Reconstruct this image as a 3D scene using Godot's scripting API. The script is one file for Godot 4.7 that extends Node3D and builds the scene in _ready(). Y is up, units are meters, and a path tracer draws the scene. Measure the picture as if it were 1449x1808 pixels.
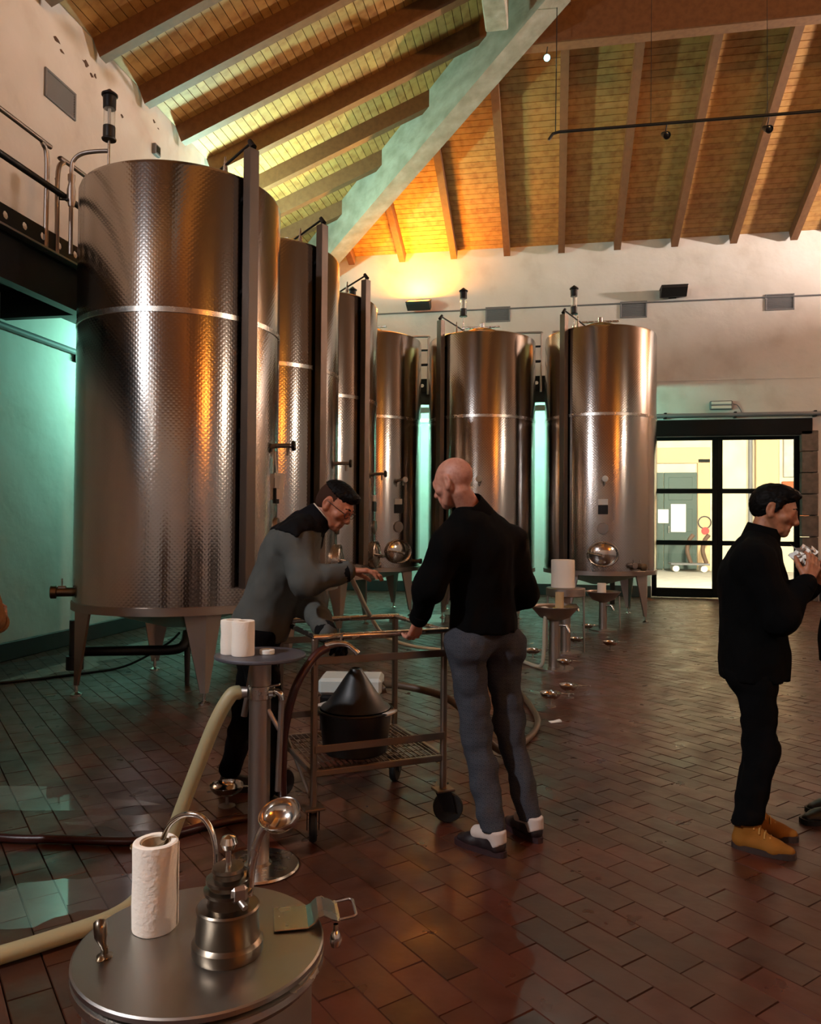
extends Node3D
# Winery tank hall at night. x runs right along the back wall, y up, -z towards the back wall. The camera stands at the origin, 1.5 m up.

const EAVE := 7.7          # height of the eaves
const SLOPE := 0.4         # rise of all four roof slopes
const X0 := -5.8           # left wall
const X1 := 11.4           # right wall
const Z0 := -17.0          # back wall
const Z1 := 12.0            # front wall, behind the camera
const RUN := 8.6          # horizontal run of a roof slope

var M := {}
var rng := RandomNumberGenerator.new()
var names := {}


func _ready() -> void:
	rng.seed = 7
	var cam := Camera3D.new()
	cam.name = "camera"
	add_child(cam)
	cam.position = Vector3(0, 1.5, 0)
	cam.rotation = Vector3(0.01704, deg_to_rad(10.5), 0.008)
	cam.fov = rad_to_deg(2.0 * atan(904.0 / 1350.0))
	cam.near = 0.05
	cam.far = 200.0
	cam.current = true

	var env := Environment.new()
	env.background_mode = Environment.BG_SKY
	var sky := Sky.new()
	var night := ProceduralSkyMaterial.new()
	night.sky_top_color = Color(0.012, 0.015, 0.03)
	night.sky_horizon_color = Color(0.05, 0.05, 0.06)
	night.ground_bottom_color = Color(0.01, 0.01, 0.01)
	night.ground_horizon_color = Color(0.05, 0.05, 0.06)
	night.sun_angle_max = 0.0
	sky.sky_material = night
	env.sky = sky
	env.tonemap_mode = Environment.TONE_MAPPER_LINEAR
	env.tonemap_exposure = 1.48
	env.sdfgi_enabled = true
	env.ssao_enabled = true
	env.ssil_enabled = true
	var we := WorldEnvironment.new()
	we.name = "environment"
	we.environment = env
	add_child(we)

	make_materials()
	lights()
	shell()
	floor_tiles()
	puddles()
	ceiling()
	glazed_door()
	courtyard()
	tanks()
	catwalks()
	wall_fittings()
	track_rail()
	drum()
	tasting_column()
	cart()
	far_stands()
	hoses()
	people()


func lights() -> void:
	# Wall floodlights: a sodium uplight on the back wall, a mercury uplight on the left wall, more sodium ones and one added fill further round the hall; teal tubes under the catwalks.
	var sodium := Color(1.0, 0.68, 0.26)
	flood_lamp(Vector3(-2.95, 6.5, Z0), 0.0, true, Color(1.0, 0.63, 0.19), 18.0, "dark wall floodlight glowing orange at the ceiling above the middle tanks", 22.0)
	flood_lamp(Vector3(2.5, 6.5, Z0), 0.0, false, sodium, 0.0, "unlit black wall floodlight above the rightmost tank")
	flood_lamp(Vector3(X1, 6.5, -14.0), -PI / 2, true, Color(1.0, 0.93, 0.88), 400.0, "wall floodlight burning warm white far to the right, near the back wall")
	flood_lamp(Vector3(X0, 5.9, -12.7), PI / 2, true, Color(0.76, 1.0, 0.92), 38.0, "wall floodlight burning greenish white high behind the third tank")
	flood_lamp(Vector3(X1, 7.0, -3.0), -PI / 2, true, Color(1.0, 0.90, 0.80), 15.0, "added fill floodlight burning pale on the right wall beside the camera, out of view", 95.0)  # fill lamp added out of view to brighten the left and back walls
	flood_lamp(Vector3(X1, 7.0, 4.0), -PI / 2, true, sodium, 340.0, "wall floodlight burning orange on the right wall behind the camera")
	flood_lamp(Vector3(X0, 7.2, 2.5), PI / 2, true, Color(0.98, 0.98, 1.0), 56.0, "wall floodlight burning bluish white high on the left wall behind the camera", 115.0)
	flood_lamp(Vector3(-4.4, 6.5, Z1), PI, true, Color(0.90, 0.96, 1.0), 30.0, "wall floodlight burning bluish white on the front wall")
	tube_lamp(Vector3(-2.75, 3.85, Z0 + 0.12), 0.0, 1.2, "fluorescent tube lamp on the back wall between the corner tank and the middle tank")
	tube_lamp(Vector3(-2.2, 3.72, -14.62), PI, 12.0, "fluorescent tube lamp under the rear catwalk left of the middle tank", 0.3)
	tube_lamp(Vector3(-0.1, 3.72, -14.62), PI, 8.0, "fluorescent tube lamp under the rear catwalk right of the middle tank", 0.3)
	tube_lamp(Vector3(-4.75, 3.42, -9.4), -PI / 2, 6.0, "fluorescent tube lamp under the left catwalk behind the nearest tanks", 0.52)
	tube_lamp(Vector3(-4.75, 3.42, -13.2), -PI / 2, 10.0, "fluorescent tube lamp under the left catwalk near the corner", 0.52)


# ---------------------------------------------------------------- naming, tagging

func numbered(called: String) -> String:
	names[called] = names.get(called, -1) + 1
	return called if names[called] == 0 else "%s_%03d" % [called, names[called]]


func thing(called: String, label: String, category: String, at := Vector3.ZERO, turn := 0.0, group := "") -> Node3D:
	var o := Node3D.new()
	o.name = numbered(called)
	add_child(o)
	o.position = at
	o.rotation.y = turn
	tag(o, label, category, group)
	return o


func tag(o: Node, label: String, category: String, group := "") -> void:
	o.set_meta("label", label)
	o.set_meta("category", category)
	if group != "":
		o.set_meta("group", group)


func struct(called: String, label := "") -> Node3D:
	var o := Node3D.new()
	o.name = called
	add_child(o)
	o.set_meta("kind", "structure")
	if label != "":
		o.set_meta("label", label)
	return o


func put(called: String, g: Geo, m: Material, parent: Node = self, label := "") -> MeshInstance3D:
	return put_mesh(called, g.mesh(), m, parent, label)


func put_mesh(called: String, mesh: Mesh, m: Material, parent: Node = self, label := "") -> MeshInstance3D:
	var o := MeshInstance3D.new()
	o.mesh = mesh
	o.material_override = m
	if parent == self:
		o.name = numbered(called)
	else:
		var n := 0
		var nm := called
		while parent.has_node(NodePath(nm)):
			n += 1
			nm = "%s_%03d" % [called, n]
		o.name = nm
	parent.add_child(o, true)
	if label != "":
		o.set_meta("label", label)
	return o


# ---------------------------------------------------------------- geometry

class Geo:
	var v := PackedVector3Array()
	var n := PackedVector3Array()
	var uv := PackedVector2Array()
	var col := PackedColorArray()
	var tint := Color(1, 1, 1)
	var xf := Transform3D()
	var has_col := false

	func tri(a: Vector3, b: Vector3, c: Vector3, na: Vector3, nb: Vector3, nc: Vector3, ua := Vector2.ZERO, ub := Vector2.ZERO, uc := Vector2.ZERO) -> void:
		if (b - a).cross(c - a).dot(na + nb + nc) > 0.0:
			v.append_array([xf * a, xf * c, xf * b])
			n.append_array([(xf.basis * na).normalized(), (xf.basis * nc).normalized(), (xf.basis * nb).normalized()])
			uv.append_array([ua, uc, ub])
		else:
			v.append_array([xf * a, xf * b, xf * c])
			n.append_array([(xf.basis * na).normalized(), (xf.basis * nb).normalized(), (xf.basis * nc).normalized()])
			uv.append_array([ua, ub, uc])
		if has_col:
			col.append_array([tint, tint, tint])

	func flat(pts: Array, toward: Vector3, uvs: Array = []) -> void:
		# a flat convex polygon; toward tells the outer side
		var nn: Vector3 = (pts[1] - pts[0]).cross(pts[2] - pts[0]).normalized()
		if nn.dot(toward) < 0.0:
			nn = -nn
		for i in range(1, pts.size() - 1):
			if uvs.is_empty():
				tri(pts[0], pts[i], pts[i + 1], nn, nn, nn)
			else:
				tri(pts[0], pts[i], pts[i + 1], nn, nn, nn, uvs[0], uvs[i], uvs[i + 1])

	func hexa(p: Array) -> void:
		# eight corners: 0-3 bottom ring, 4-7 top ring above them
		var c := Vector3.ZERO
		for q in p:
			c += q / 8.0
		for f in [[0, 1, 2, 3], [4, 5, 6, 7], [0, 1, 5, 4], [1, 2, 6, 5], [2, 3, 7, 6], [3, 0, 4, 7]]:
			var m: Vector3 = (p[f[0]] + p[f[1]] + p[f[2]] + p[f[3]]) / 4.0
			var l: float = (p[f[1]] - p[f[0]]).length()
			var w: float = (p[f[2]] - p[f[1]]).length()
			flat([p[f[0]], p[f[1]], p[f[2]], p[f[3]]], m - c, [Vector2(0, 0), Vector2(l, 0), Vector2(l, w), Vector2(0, w)])

	func box(at: Vector3, size: Vector3, bevel := 0.0, basis := Basis()) -> void:
		var keep := xf
		xf = xf * Transform3D(basis, at)
		var h := size / 2.0
		if bevel <= 0.0:
			hexa([Vector3(-h.x, -h.y, -h.z), Vector3(h.x, -h.y, -h.z), Vector3(h.x, -h.y, h.z), Vector3(-h.x, -h.y, h.z), Vector3(-h.x, h.y, -h.z), Vector3(h.x, h.y, -h.z), Vector3(h.x, h.y, h.z), Vector3(-h.x, h.y, h.z)])
		else:
			var b := minf(bevel, minf(h.x, minf(h.y, h.z)) * 0.95)
			for axis in 3:
				for s in [-1.0, 1.0]:
					var q := []
					for k in [[-1, -1], [1, -1], [1, 1], [-1, 1]]:
						var p := Vector3.ZERO
						p[axis] = h[axis] * s
						p[(axis + 1) % 3] = (h[(axis + 1) % 3] - b) * k[0]
						p[(axis + 2) % 3] = (h[(axis + 2) % 3] - b) * k[1]
						q.append(p)
					var d := Vector3.ZERO
					d[axis] = s
					flat(q, d)
				for s1 in [-1.0, 1.0]:
					for s2 in [-1.0, 1.0]:
						var a1 := (axis + 1) % 3
						var a2 := (axis + 2) % 3
						var q2 := []
						for e in [[-1, 0], [1, 0], [1, 1], [-1, 1]]:
							var p2 := Vector3.ZERO
							p2[axis] = (h[axis] - b) * e[0]
							p2[a1] = s1 * (h[a1] - (b if e[1] == 1 else 0.0))
							p2[a2] = s2 * (h[a2] - (0.0 if e[1] == 1 else b))
							q2.append(p2)
						var d2 := Vector3.ZERO
						d2[a1] = s1
						d2[a2] = s2
						flat(q2, d2)
			for sx in [-1.0, 1.0]:
				for sy in [-1.0, 1.0]:
					for sz in [-1.0, 1.0]:
						flat([Vector3(sx * h.x, sy * (h.y - b), sz * (h.z - b)), Vector3(sx * (h.x - b), sy * h.y, sz * (h.z - b)), Vector3(sx * (h.x - b), sy * (h.y - b), sz * h.z)], Vector3(sx, sy, sz))
		xf = keep

	func lathe(prof: Array, segs := 32, a0 := 0.0, a1 := TAU, smooth := true) -> void:
		# profile of Vector2(radius, height), spun about y
		var np := []
		for i in prof.size() - 1:
			var d: Vector2 = prof[i + 1] - prof[i]
			np.append(Vector2(d.y, -d.x).normalized())
		for i in prof.size() - 1:
			var n0: Vector2 = np[i]
			var n1: Vector2 = np[i]
			if smooth:
				if i > 0 and np[i - 1].dot(np[i]) > 0.84:
					n0 = (np[i - 1] + np[i]).normalized()
				if i < np.size() - 1 and np[i + 1].dot(np[i]) > 0.84:
					n1 = (np[i + 1] + np[i]).normalized()
			for k in segs:
				var t0 := a0 + (a1 - a0) * k / segs
				var t1 := a0 + (a1 - a0) * (k + 1) / segs
				var c0 := Vector3(sin(t0), 0, cos(t0))
				var c1 := Vector3(sin(t1), 0, cos(t1))
				var p: Vector2 = prof[i]
				var q: Vector2 = prof[i + 1]
				var A := c0 * p.x + Vector3(0, p.y, 0)
				var B := c1 * p.x + Vector3(0, p.y, 0)
				var C := c1 * q.x + Vector3(0, q.y, 0)
				var D := c0 * q.x + Vector3(0, q.y, 0)
				var nA := c0 * n0.x + Vector3(0, n0.y, 0)
				var nB := c1 * n0.x + Vector3(0, n0.y, 0)
				var nC := c1 * n1.x + Vector3(0, n1.y, 0)
				var nD := c0 * n1.x + Vector3(0, n1.y, 0)
				var u0 := t0 / TAU
				var u1 := t1 / TAU
				if p.x > 1e-6:
					tri(A, B, C, nA, nB, nC, Vector2(u0, p.y), Vector2(u1, p.y), Vector2(u1, q.y))
				if q.x > 1e-6:
					tri(A, C, D, nA, nC, nD, Vector2(u0, p.y), Vector2(u1, q.y), Vector2(u0, q.y))

	func tube(pts: Array, r, sides := 12, caps := true) -> void:
		# r: one radius or one for each point
		var m := pts.size()
		var up := Vector3.UP
		var rings := []
		var prev := Vector3.ZERO
		for i in m:
			var d: Vector3 = (pts[mini(i + 1, m - 1)] - pts[maxi(i - 1, 0)]).normalized()
			if i == 0:
				prev = d.cross(Vector3.RIGHT if absf(d.y) > 0.9 else up).normalized()
			prev = (prev - d * prev.dot(d)).normalized()
			var bi := d.cross(prev)
			var ring := []
			for k in sides + 1:
				var t := TAU * k / sides
				ring.append(prev * cos(t) + bi * sin(t))
			rings.append(ring)
		var run := 0.0
		for i in m - 1:
			var r0: float = r[i] if r is Array else r
			var r1: float = r[i + 1] if r is Array else r
			var l: float = (pts[i + 1] - pts[i]).length()
			for k in sides:
				var u0 := float(k) / sides
				var u1 := float(k + 1) / sides
				var n00: Vector3 = rings[i][k]
				var n01: Vector3 = rings[i][k + 1]
				var n10: Vector3 = rings[i + 1][k]
				var n11: Vector3 = rings[i + 1][k + 1]
				tri(pts[i] + n00 * r0, pts[i] + n01 * r0, pts[i + 1] + n11 * r1, n00, n01, n11, Vector2(u0, run), Vector2(u1, run), Vector2(u1, run + l))
				tri(pts[i] + n00 * r0, pts[i + 1] + n11 * r1, pts[i + 1] + n10 * r1, n00, n11, n10, Vector2(u0, run), Vector2(u1, run + l), Vector2(u0, run + l))
			run += l
		if caps:
			for e in [0, m - 1]:
				var re: float = r[e] if r is Array else r
				var out: Vector3 = (pts[0] - pts[1]) if e == 0 else (pts[m - 1] - pts[m - 2])
				var q := []
				for k in sides:
					q.append(pts[e] + rings[e][k] * re)
				flat(q, out)

	func extrude(poly: Array, depth: float) -> void:
		# outline of Vector2 in the xy plane, pushed along z from -depth/2 to depth/2
		var pp := PackedVector2Array(poly)
		var idx := Geometry2D.triangulate_polygon(pp)
		for s in [-1.0, 1.0]:
			for i in range(0, idx.size(), 3):
				var a := pp[idx[i]]
				var b := pp[idx[i + 1]]
				var c := pp[idx[i + 2]]
				var nn := Vector3(0, 0, s)
				var z: float = s * depth / 2.0
				tri(Vector3(a.x, a.y, z), Vector3(b.x, b.y, z), Vector3(c.x, c.y, z), nn, nn, nn, a, b, c)
		var cw := Geometry2D.is_polygon_clockwise(pp)
		for i in pp.size():
			var a := pp[i]
			var b := pp[(i + 1) % pp.size()]
			var e := (b - a).normalized()
			var nn := Vector3(-e.y, e.x, 0) if cw else Vector3(e.y, -e.x, 0)
			flat([Vector3(a.x, a.y, -depth / 2), Vector3(b.x, b.y, -depth / 2), Vector3(b.x, b.y, depth / 2), Vector3(a.x, a.y, depth / 2)], nn)

	func mesh() -> ArrayMesh:
		var arr := []
		arr.resize(Mesh.ARRAY_MAX)
		arr[Mesh.ARRAY_VERTEX] = v
		arr[Mesh.ARRAY_NORMAL] = n
		arr[Mesh.ARRAY_TEX_UV] = uv
		if has_col:
			arr[Mesh.ARRAY_COLOR] = col
		var am := ArrayMesh.new()
		am.add_surface_from_arrays(Mesh.PRIMITIVE_TRIANGLES, arr)
		return am


func curve(ctrl: Array, n := 8) -> Array:
	# Catmull-Rom through the control points
	var out := []
	for i in ctrl.size() - 1:
		var p0: Vector3 = ctrl[maxi(i - 1, 0)]
		var p1: Vector3 = ctrl[i]
		var p2: Vector3 = ctrl[i + 1]
		var p3: Vector3 = ctrl[mini(i + 2, ctrl.size() - 1)]
		for k in n:
			out.append(p1.cubic_interpolate(p2, p0, p3, float(k) / n))
	out.append(ctrl[-1])
	return out


func look_basis(d: Vector3, up := Vector3.UP) -> Basis:
	# y axis along d
	var y := d.normalized()
	var x := up.cross(y)
	if x.length() < 0.01:
		x = Vector3.RIGHT
	x = x.normalized()
	return Basis(x, y, x.cross(y))


# ---------------------------------------------------------------- materials

func noise_tex(size: int, freq: float, seed_: int, octaves := 4, normal := 0.0, ramp: Array = [], kind := FastNoiseLite.TYPE_SIMPLEX_SMOOTH) -> NoiseTexture2D:
	var fn := FastNoiseLite.new()
	fn.noise_type = kind
	fn.frequency = freq
	fn.seed = seed_
	fn.fractal_octaves = octaves
	var t := NoiseTexture2D.new()
	t.width = size
	t.height = size
	t.seamless = true
	t.noise = fn
	if normal > 0.0:
		t.as_normal_map = true
		t.bump_strength = normal
	if ramp.size():
		var g := Gradient.new()
		g.offsets = PackedFloat32Array(ramp.map(func(e): return e[0]))
		g.colors = PackedColorArray(ramp.map(func(e): return e[1]))
		t.color_ramp = g
	return t


func std(c: Color, rough: float, metal := 0.0) -> StandardMaterial3D:
	var m := StandardMaterial3D.new()
	m.albedo_color = c
	m.roughness = rough
	m.metallic = metal
	return m


func tri_map(m: StandardMaterial3D, scale: float, world := true) -> StandardMaterial3D:
	m.uv1_triplanar = true
	m.uv1_world_triplanar = world
	m.uv1_scale = Vector3.ONE * scale
	return m


func grey(a: float, b: float) -> Array:
	return [[0.0, Color(a, a, a)], [1.0, Color(b, b, b)]]


func dimple_normals() -> ImageTexture:
	# one cell of the pressed honeycomb of the tank sheets: two offset rows of shallow round dimples
	var s := 64
	var hgt := Image.create(s, s, false, Image.FORMAT_L8)
	for y in s:
		for x in s:
			var best := 1.0
			for c in [Vector2(0.25, 0.25), Vector2(0.75, 0.75)]:
				var dx := absf(x / float(s) - c.x)
				var dy := absf(y / float(s) - c.y)
				dx = minf(dx, 1.0 - dx)
				dy = minf(dy, 1.0 - dy)
				best = minf(best, sqrt(dx * dx + dy * dy) / 0.34)
			var h := clampf(best, 0.0, 1.0)
			h = h * h * (3.0 - 2.0 * h)
			hgt.set_pixel(x, y, Color(h, h, h))
	hgt.bump_map_to_normal_map(3.0)
	return ImageTexture.create_from_image(hgt)


func make_materials() -> void:
	var m: StandardMaterial3D
	# embossed tank steel; u runs round the tank, v is the height in metres
	m = std(Color(0.69, 0.67, 0.65), 0.17, 1.0)
	m.normal_enabled = true
	m.normal_texture = dimple_normals()
	m.normal_scale = 0.20
	m.uv1_scale = Vector3(132, 24, 1)
	m.anisotropy_enabled = true
	m.anisotropy = -0.6
	M.tank = m
	m = std(Color(0.78, 0.76, 0.73), 0.30, 1.0)
	m.roughness_texture = noise_tex(256, 0.03, 5, 3, 0.0, grey(0.75, 1.0))
	tri_map(m, 2.0)
	M.steel = m
	M.steel_dull = std(Color(0.62, 0.58, 0.55), 0.42, 1.0)
	M.polished = std(Color(0.80, 0.79, 0.77), 0.14, 1.0)
	M.lid_steel = std(Color(0.66, 0.65, 0.63), 0.36, 1.0)
	M.lid_steel.roughness_texture = noise_tex(512, 0.008, 31, 4, 0.0, grey(0.82, 1.0))
	tri_map(M.lid_steel, 1.5)
	M.dark_metal = std(Color(0.10, 0.10, 0.11), 0.45, 0.6)
	M.black_iron = std(Color(0.035, 0.033, 0.033), 0.5, 0.0)
	M.brass = std(Color(0.46, 0.40, 0.32), 0.38, 1.0)

	# plaster with stains and a rough trowelled relief
	m = std(Color(0.80, 0.78, 0.76), 0.9)
	m.albedo_texture = noise_tex(1024, 0.004, 11, 6, 0.0, [[0.0, Color(0.90, 0.88, 0.86)], [0.4, Color(0.97, 0.965, 0.955)], [1.0, Color(1, 1, 1)]])
	m.normal_enabled = true
	m.normal_texture = noise_tex(512, 0.02, 12, 5, 2.0)
	m.normal_scale = 0.35
	tri_map(m, 0.22)
	M.plaster = m
	m = std(Color(0.62, 0.60, 0.55), 0.9)
	m.albedo_texture = noise_tex(512, 0.01, 13, 5, 0.0, [[0.0, Color(0.7, 0.68, 0.62)], [1.0, Color(1, 1, 1)]])
	m.normal_enabled = true
	m.normal_texture = noise_tex(512, 0.012, 14, 5, 4.0)
	tri_map(m, 0.5)
	M.concrete = m
	M.skirting = std(Color(0.10, 0.095, 0.09), 0.6)
	tri_map(M.skirting, 1.0)

	# pine boards and glulam rafters
	m = std(Color(0.72, 0.56, 0.32), 0.65)
	m.albedo_texture = noise_tex(512, 0.01, 21, 5, 0.0, [[0.0, Color(0.72, 0.60, 0.50)], [0.5, Color(0.95, 0.92, 0.88)], [1.0, Color(1, 1, 1)]])
	m.vertex_color_use_as_albedo = true
	tri_map(m, 0.9)
	M.board = m
	m = std(Color(0.43, 0.29, 0.165), 0.65)
	m.albedo_texture = noise_tex(512, 0.012, 22, 5, 0.0, [[0.0, Color(0.84, 0.78, 0.72)], [0.6, Color(0.96, 0.94, 0.92)], [1.0, Color(1, 1, 1)]])
	tri_map(m, 1.3)
	M.rafter = m

	# sealed terracotta tiles, partly wet
	m = std(Color(0.46, 0.34, 0.28), 0.55)
	m.albedo_texture = noise_tex(1024, 0.01, 41, 5, 0.0, [[0.0, Color(0.80, 0.76, 0.74)], [0.5, Color(0.93, 0.92, 0.91)], [1.0, Color(1, 1, 1)]])
	m.roughness_texture = noise_tex(1024, 0.006, 42, 4, 0.0, [[0.0, Color(0.45, 0.45, 0.45)], [0.45, Color(0.62, 0.62, 0.62)], [1.0, Color(0.9, 0.9, 0.9)]])
	m.normal_enabled = true
	m.normal_texture = noise_tex(512, 0.02, 43, 4, 1.5)
	m.normal_scale = 0.25
	m.vertex_color_use_as_albedo = true
	tri_map(m, 0.5)
	M.tile = m
	M.grout = tri_map(std(Color(0.16, 0.12, 0.10), 0.9), 1.0)

	M.black_frame = std(Color(0.028, 0.025, 0.026), 0.75)
	M.black_frame.metallic_specular = 0.25
	m = std(Color(0.95, 1.0, 0.98, 0.06), 0.02)
	m.transparency = BaseMaterial3D.TRANSPARENCY_ALPHA
	M.glass = m
	M.white_plastic = std(Color(0.85, 0.84, 0.80), 0.5)
	M.grille = std(Color(0.42, 0.42, 0.43), 0.6)
	M.paper = std(Color(0.90, 0.88, 0.84), 0.95)
	m = std(Color(0.92, 0.88, 0.82), 0.95)
	m.normal_enabled = true
	m.normal_texture = noise_tex(256, 0.06, 51, 3, 3.0)
	m.normal_scale = 0.5
	tri_map(m, 6.0, false)
	M.paper_roll = m
	M.card = std(Color(0.62, 0.52, 0.40), 0.9)
	M.black_plastic = std(Color(0.018, 0.018, 0.02), 0.42)
	m = std(Color(0.035, 0.037, 0.04), 0.5)
	m.roughness_texture = noise_tex(256, 0.03, 52, 3, 0.0, grey(0.7, 1.0))
	tri_map(m, 3.0, false)
	M.funnel = m
	M.rubber = std(Color(0.030, 0.032, 0.030), 0.7)
	M.hose_beige = std(Color(0.60, 0.56, 0.42), 0.5)
	M.hose_red = std(Color(0.20, 0.055, 0.04), 0.35)
	M.hose_brown = std(Color(0.30, 0.23, 0.16), 0.5)
	M.hose_white = std(Color(0.72, 0.70, 0.62), 0.35)
	M.cable = std(Color(0.03, 0.03, 0.03), 0.6)
	M.channel = std(Color(0.40, 0.36, 0.33), 0.45, 0.9)
	m = std(Color(0.95, 0.97, 0.97, 0.04), 0.03)
	m.transparency = BaseMaterial3D.TRANSPARENCY_ALPHA
	M.water = m
	M.bronze_dark = std(Color(0.42, 0.38, 0.33), 0.30, 1.0)
	M.top_grey = std(Color(0.40, 0.40, 0.43), 0.45, 0.7)
	M.trolley_steel = std(Color(0.50, 0.44, 0.39), 0.42, 0.9)
	M.grip_grey = std(Color(0.70, 0.68, 0.64), 0.5)
	M.pump_white = std(Color(0.72, 0.76, 0.74), 0.45)
	M.core_tan = std(Color(0.72, 0.62, 0.46), 0.85)
	M.yellow_paper = std(Color(0.85, 0.80, 0.30), 0.9)
	m = std(Color(0.42, 0.36, 0.32), 0.85)
	m.albedo_texture = noise_tex(256, 0.02, 61, 4, 0.0, grey(0.7, 1.0))
	tri_map(m, 1.0)
	M.jamb_stone = m
	m = std(Color(0.74, 0.73, 0.70), 0.8)
	m.albedo_texture = noise_tex(256, 0.02, 62, 4, 0.0, grey(0.85, 1.0))
	tri_map(m, 0.4)
	M.yard = m
	m = std(Color(0.86, 0.83, 0.72), 0.9)
	m.albedo_texture = noise_tex(256, 0.01, 63, 4, 0.0, grey(0.88, 1.0))
	tri_map(m, 0.3)
	M.facade = m
	M.facade_trim = std(Color(0.80, 0.68, 0.52), 0.9)
	M.green_door = std(Color(0.16, 0.25, 0.22), 0.6)
	M.ochre = std(Color(0.62, 0.32, 0.14), 0.8)
	M.chip = std(Color(0.30, 0.22, 0.17), 0.95)
	M.red = std(Color(0.65, 0.10, 0.08), 0.5)
	M.brown_plank = std(Color(0.34, 0.24, 0.17), 0.7)


# ---------------------------------------------------------------- lamps

func flood_lamp(at: Vector3, turn: float, lit: bool, colour: Color, energy: float, label: String, tilt := 0.0) -> void:
	# wedge-shaped wall floodlight whose glass looks up (tilt 0) or into the hall (tilt 90); +z of the thing points off the wall
	var t := thing("flood_lamp", label, "wall lamp", at, turn, "wall floodlights")
	if tilt != 0.0:
		t.basis = Basis(Vector3.UP, turn) * Basis(Vector3.RIGHT, deg_to_rad(tilt))
		t.position += Basis(Vector3.UP, turn) * Vector3(0, 0, 0.004 + 0.30 * sin(deg_to_rad(tilt)))
	var g := Geo.new()
	g.extrude([Vector2(0.02, -0.10), Vector2(0.20, -0.14), Vector2(0.36, 0.02), Vector2(0.36, 0.06), Vector2(0.02, 0.06)], 0.52)
	var gg := Geo.new()
	gg.xf = Transform3D(Basis(Vector3.UP, -PI / 2), Vector3(0, 0, 0))
	for i in range(0, g.v.size()):
		gg.v.append(gg.xf * g.v[i])
		gg.n.append(gg.xf.basis * g.n[i])
		gg.uv.append(g.uv[i])
	put("housing", gg, M.black_iron, t)
	var fr := Geo.new()
	fr.box(Vector3(0, 0.066, 0.035), Vector3(0.54, 0.02, 0.03), 0.004)
	fr.box(Vector3(0, 0.066, 0.355), Vector3(0.54, 0.02, 0.03), 0.004)
	fr.box(Vector3(-0.255, 0.066, 0.195), Vector3(0.03, 0.02, 0.30), 0.004)
	fr.box(Vector3(0.255, 0.066, 0.195), Vector3(0.03, 0.02, 0.30), 0.004)
	put("rim", fr, M.black_iron, t)
	var br := Geo.new()
	br.box(Vector3(0, -0.02, 0.012), Vector3(0.16, 0.2, 0.024), 0.004)
	put("wall_bracket", br, M.dark_metal, t)
	var lens := Geo.new()
	lens.box(Vector3(0, 0.064, 0.195), Vector3(0.48, 0.008, 0.29))
	var lm := std(Color(0.25, 0.26, 0.27), 0.1)
	if lit:
		lm = std(Color(0.9, 0.9, 0.9), 0.3)
		lm.emission_enabled = true
		lm.emission = colour
		lm.emission_energy_multiplier = 6.0
		var a := AreaLight3D.new()
		a.name = "flood_light"
		a.area_size = Vector2(0.44, 0.26)
		a.light_color = colour
		a.light_energy = energy
		a.area_range = 40.0
		a.area_attenuation = 2.0
		a.shadow_enabled = true
		t.add_child(a)
		a.position = Vector3(0, 0.085, 0.195)
		a.rotation = Vector3(PI / 2 + (0.35 if tilt == 0.0 else 0.0), 0, 0)
	put("lens", lens, lm, t)


func tube_lamp(at: Vector3, turn: float, energy: float, label: String, drop := 0.0) -> void:
	var teal := Color(0.62, 1.0, 0.89)
	var t := thing("tube_lamp", label, "tube lamp", at, turn, "fluorescent lamps under the catwalks")
	var g := Geo.new()
	g.box(Vector3(0, 0, -0.07), Vector3(1.26, 0.10, 0.09), 0.01)
	put("housing", g, M.white_plastic, t)
	if drop > 0.0:
		for s in [-1.0, 1.0]:
			var hg := Geo.new()
			hg.box(Vector3(0.45 * s, drop / 2, -0.07), Vector3(0.03, drop, 0.02))
			put("hanger", hg, M.dark_metal, t)
	var e := Geo.new()
	e.tube([Vector3(-0.58, 0, 0.0), Vector3(0.58, 0, 0.0)], 0.02, 10)
	var em := std(Color(0.9, 0.95, 0.95), 0.4)
	em.emission_enabled = true
	em.emission = teal
	em.emission_energy_multiplier = 5.0
	put("tube", e, em, t)
	em.emission_energy_multiplier = 3.0
	for s in [-1.0, 1.0]:
		var cap := Geo.new()
		cap.box(Vector3(0.61 * s, 0, -0.01), Vector3(0.03, 0.05, 0.06), 0.005)
		put("end_cap", cap, M.white_plastic, t)
	var a := AreaLight3D.new()
	a.name = "tube_light"
	a.area_size = Vector2(1.16, 0.05)
	a.light_color = teal
	a.light_energy = energy
	a.area_range = 40.0
	a.area_attenuation = 2.0
	a.shadow_enabled = true
	t.add_child(a)
	a.position = Vector3(0, 0, 0.03)
	a.rotation = Vector3(0, PI, 0)


# ---------------------------------------------------------------- the setting

func roof_left(s: float, z: float, d: float) -> Vector3:
	return Vector3(X0 + s, EAVE + SLOPE * s, z) - Vector3(-SLOPE, 1, 0).normalized() * d


func roof_back(s: float, x: float, d: float) -> Vector3:
	return Vector3(x, EAVE + SLOPE * s, Z0 + s) - Vector3(0, 1, -SLOPE).normalized() * d


func slab(poly: Array, up: float) -> Geo:
	var g := Geo.new()
	var top := []
	for p in poly:
		top.append(p + Vector3.UP * up)
	g.flat(poly, Vector3.DOWN)
	g.flat(top, Vector3.UP)
	var c := Vector3.ZERO
	for p in poly:
		c += p / poly.size()
	for i in poly.size():
		var j := (i + 1) % poly.size()
		g.flat([poly[i], poly[j], top[j], top[i]], (poly[i] + poly[j]) / 2.0 - c)
	return g


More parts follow.
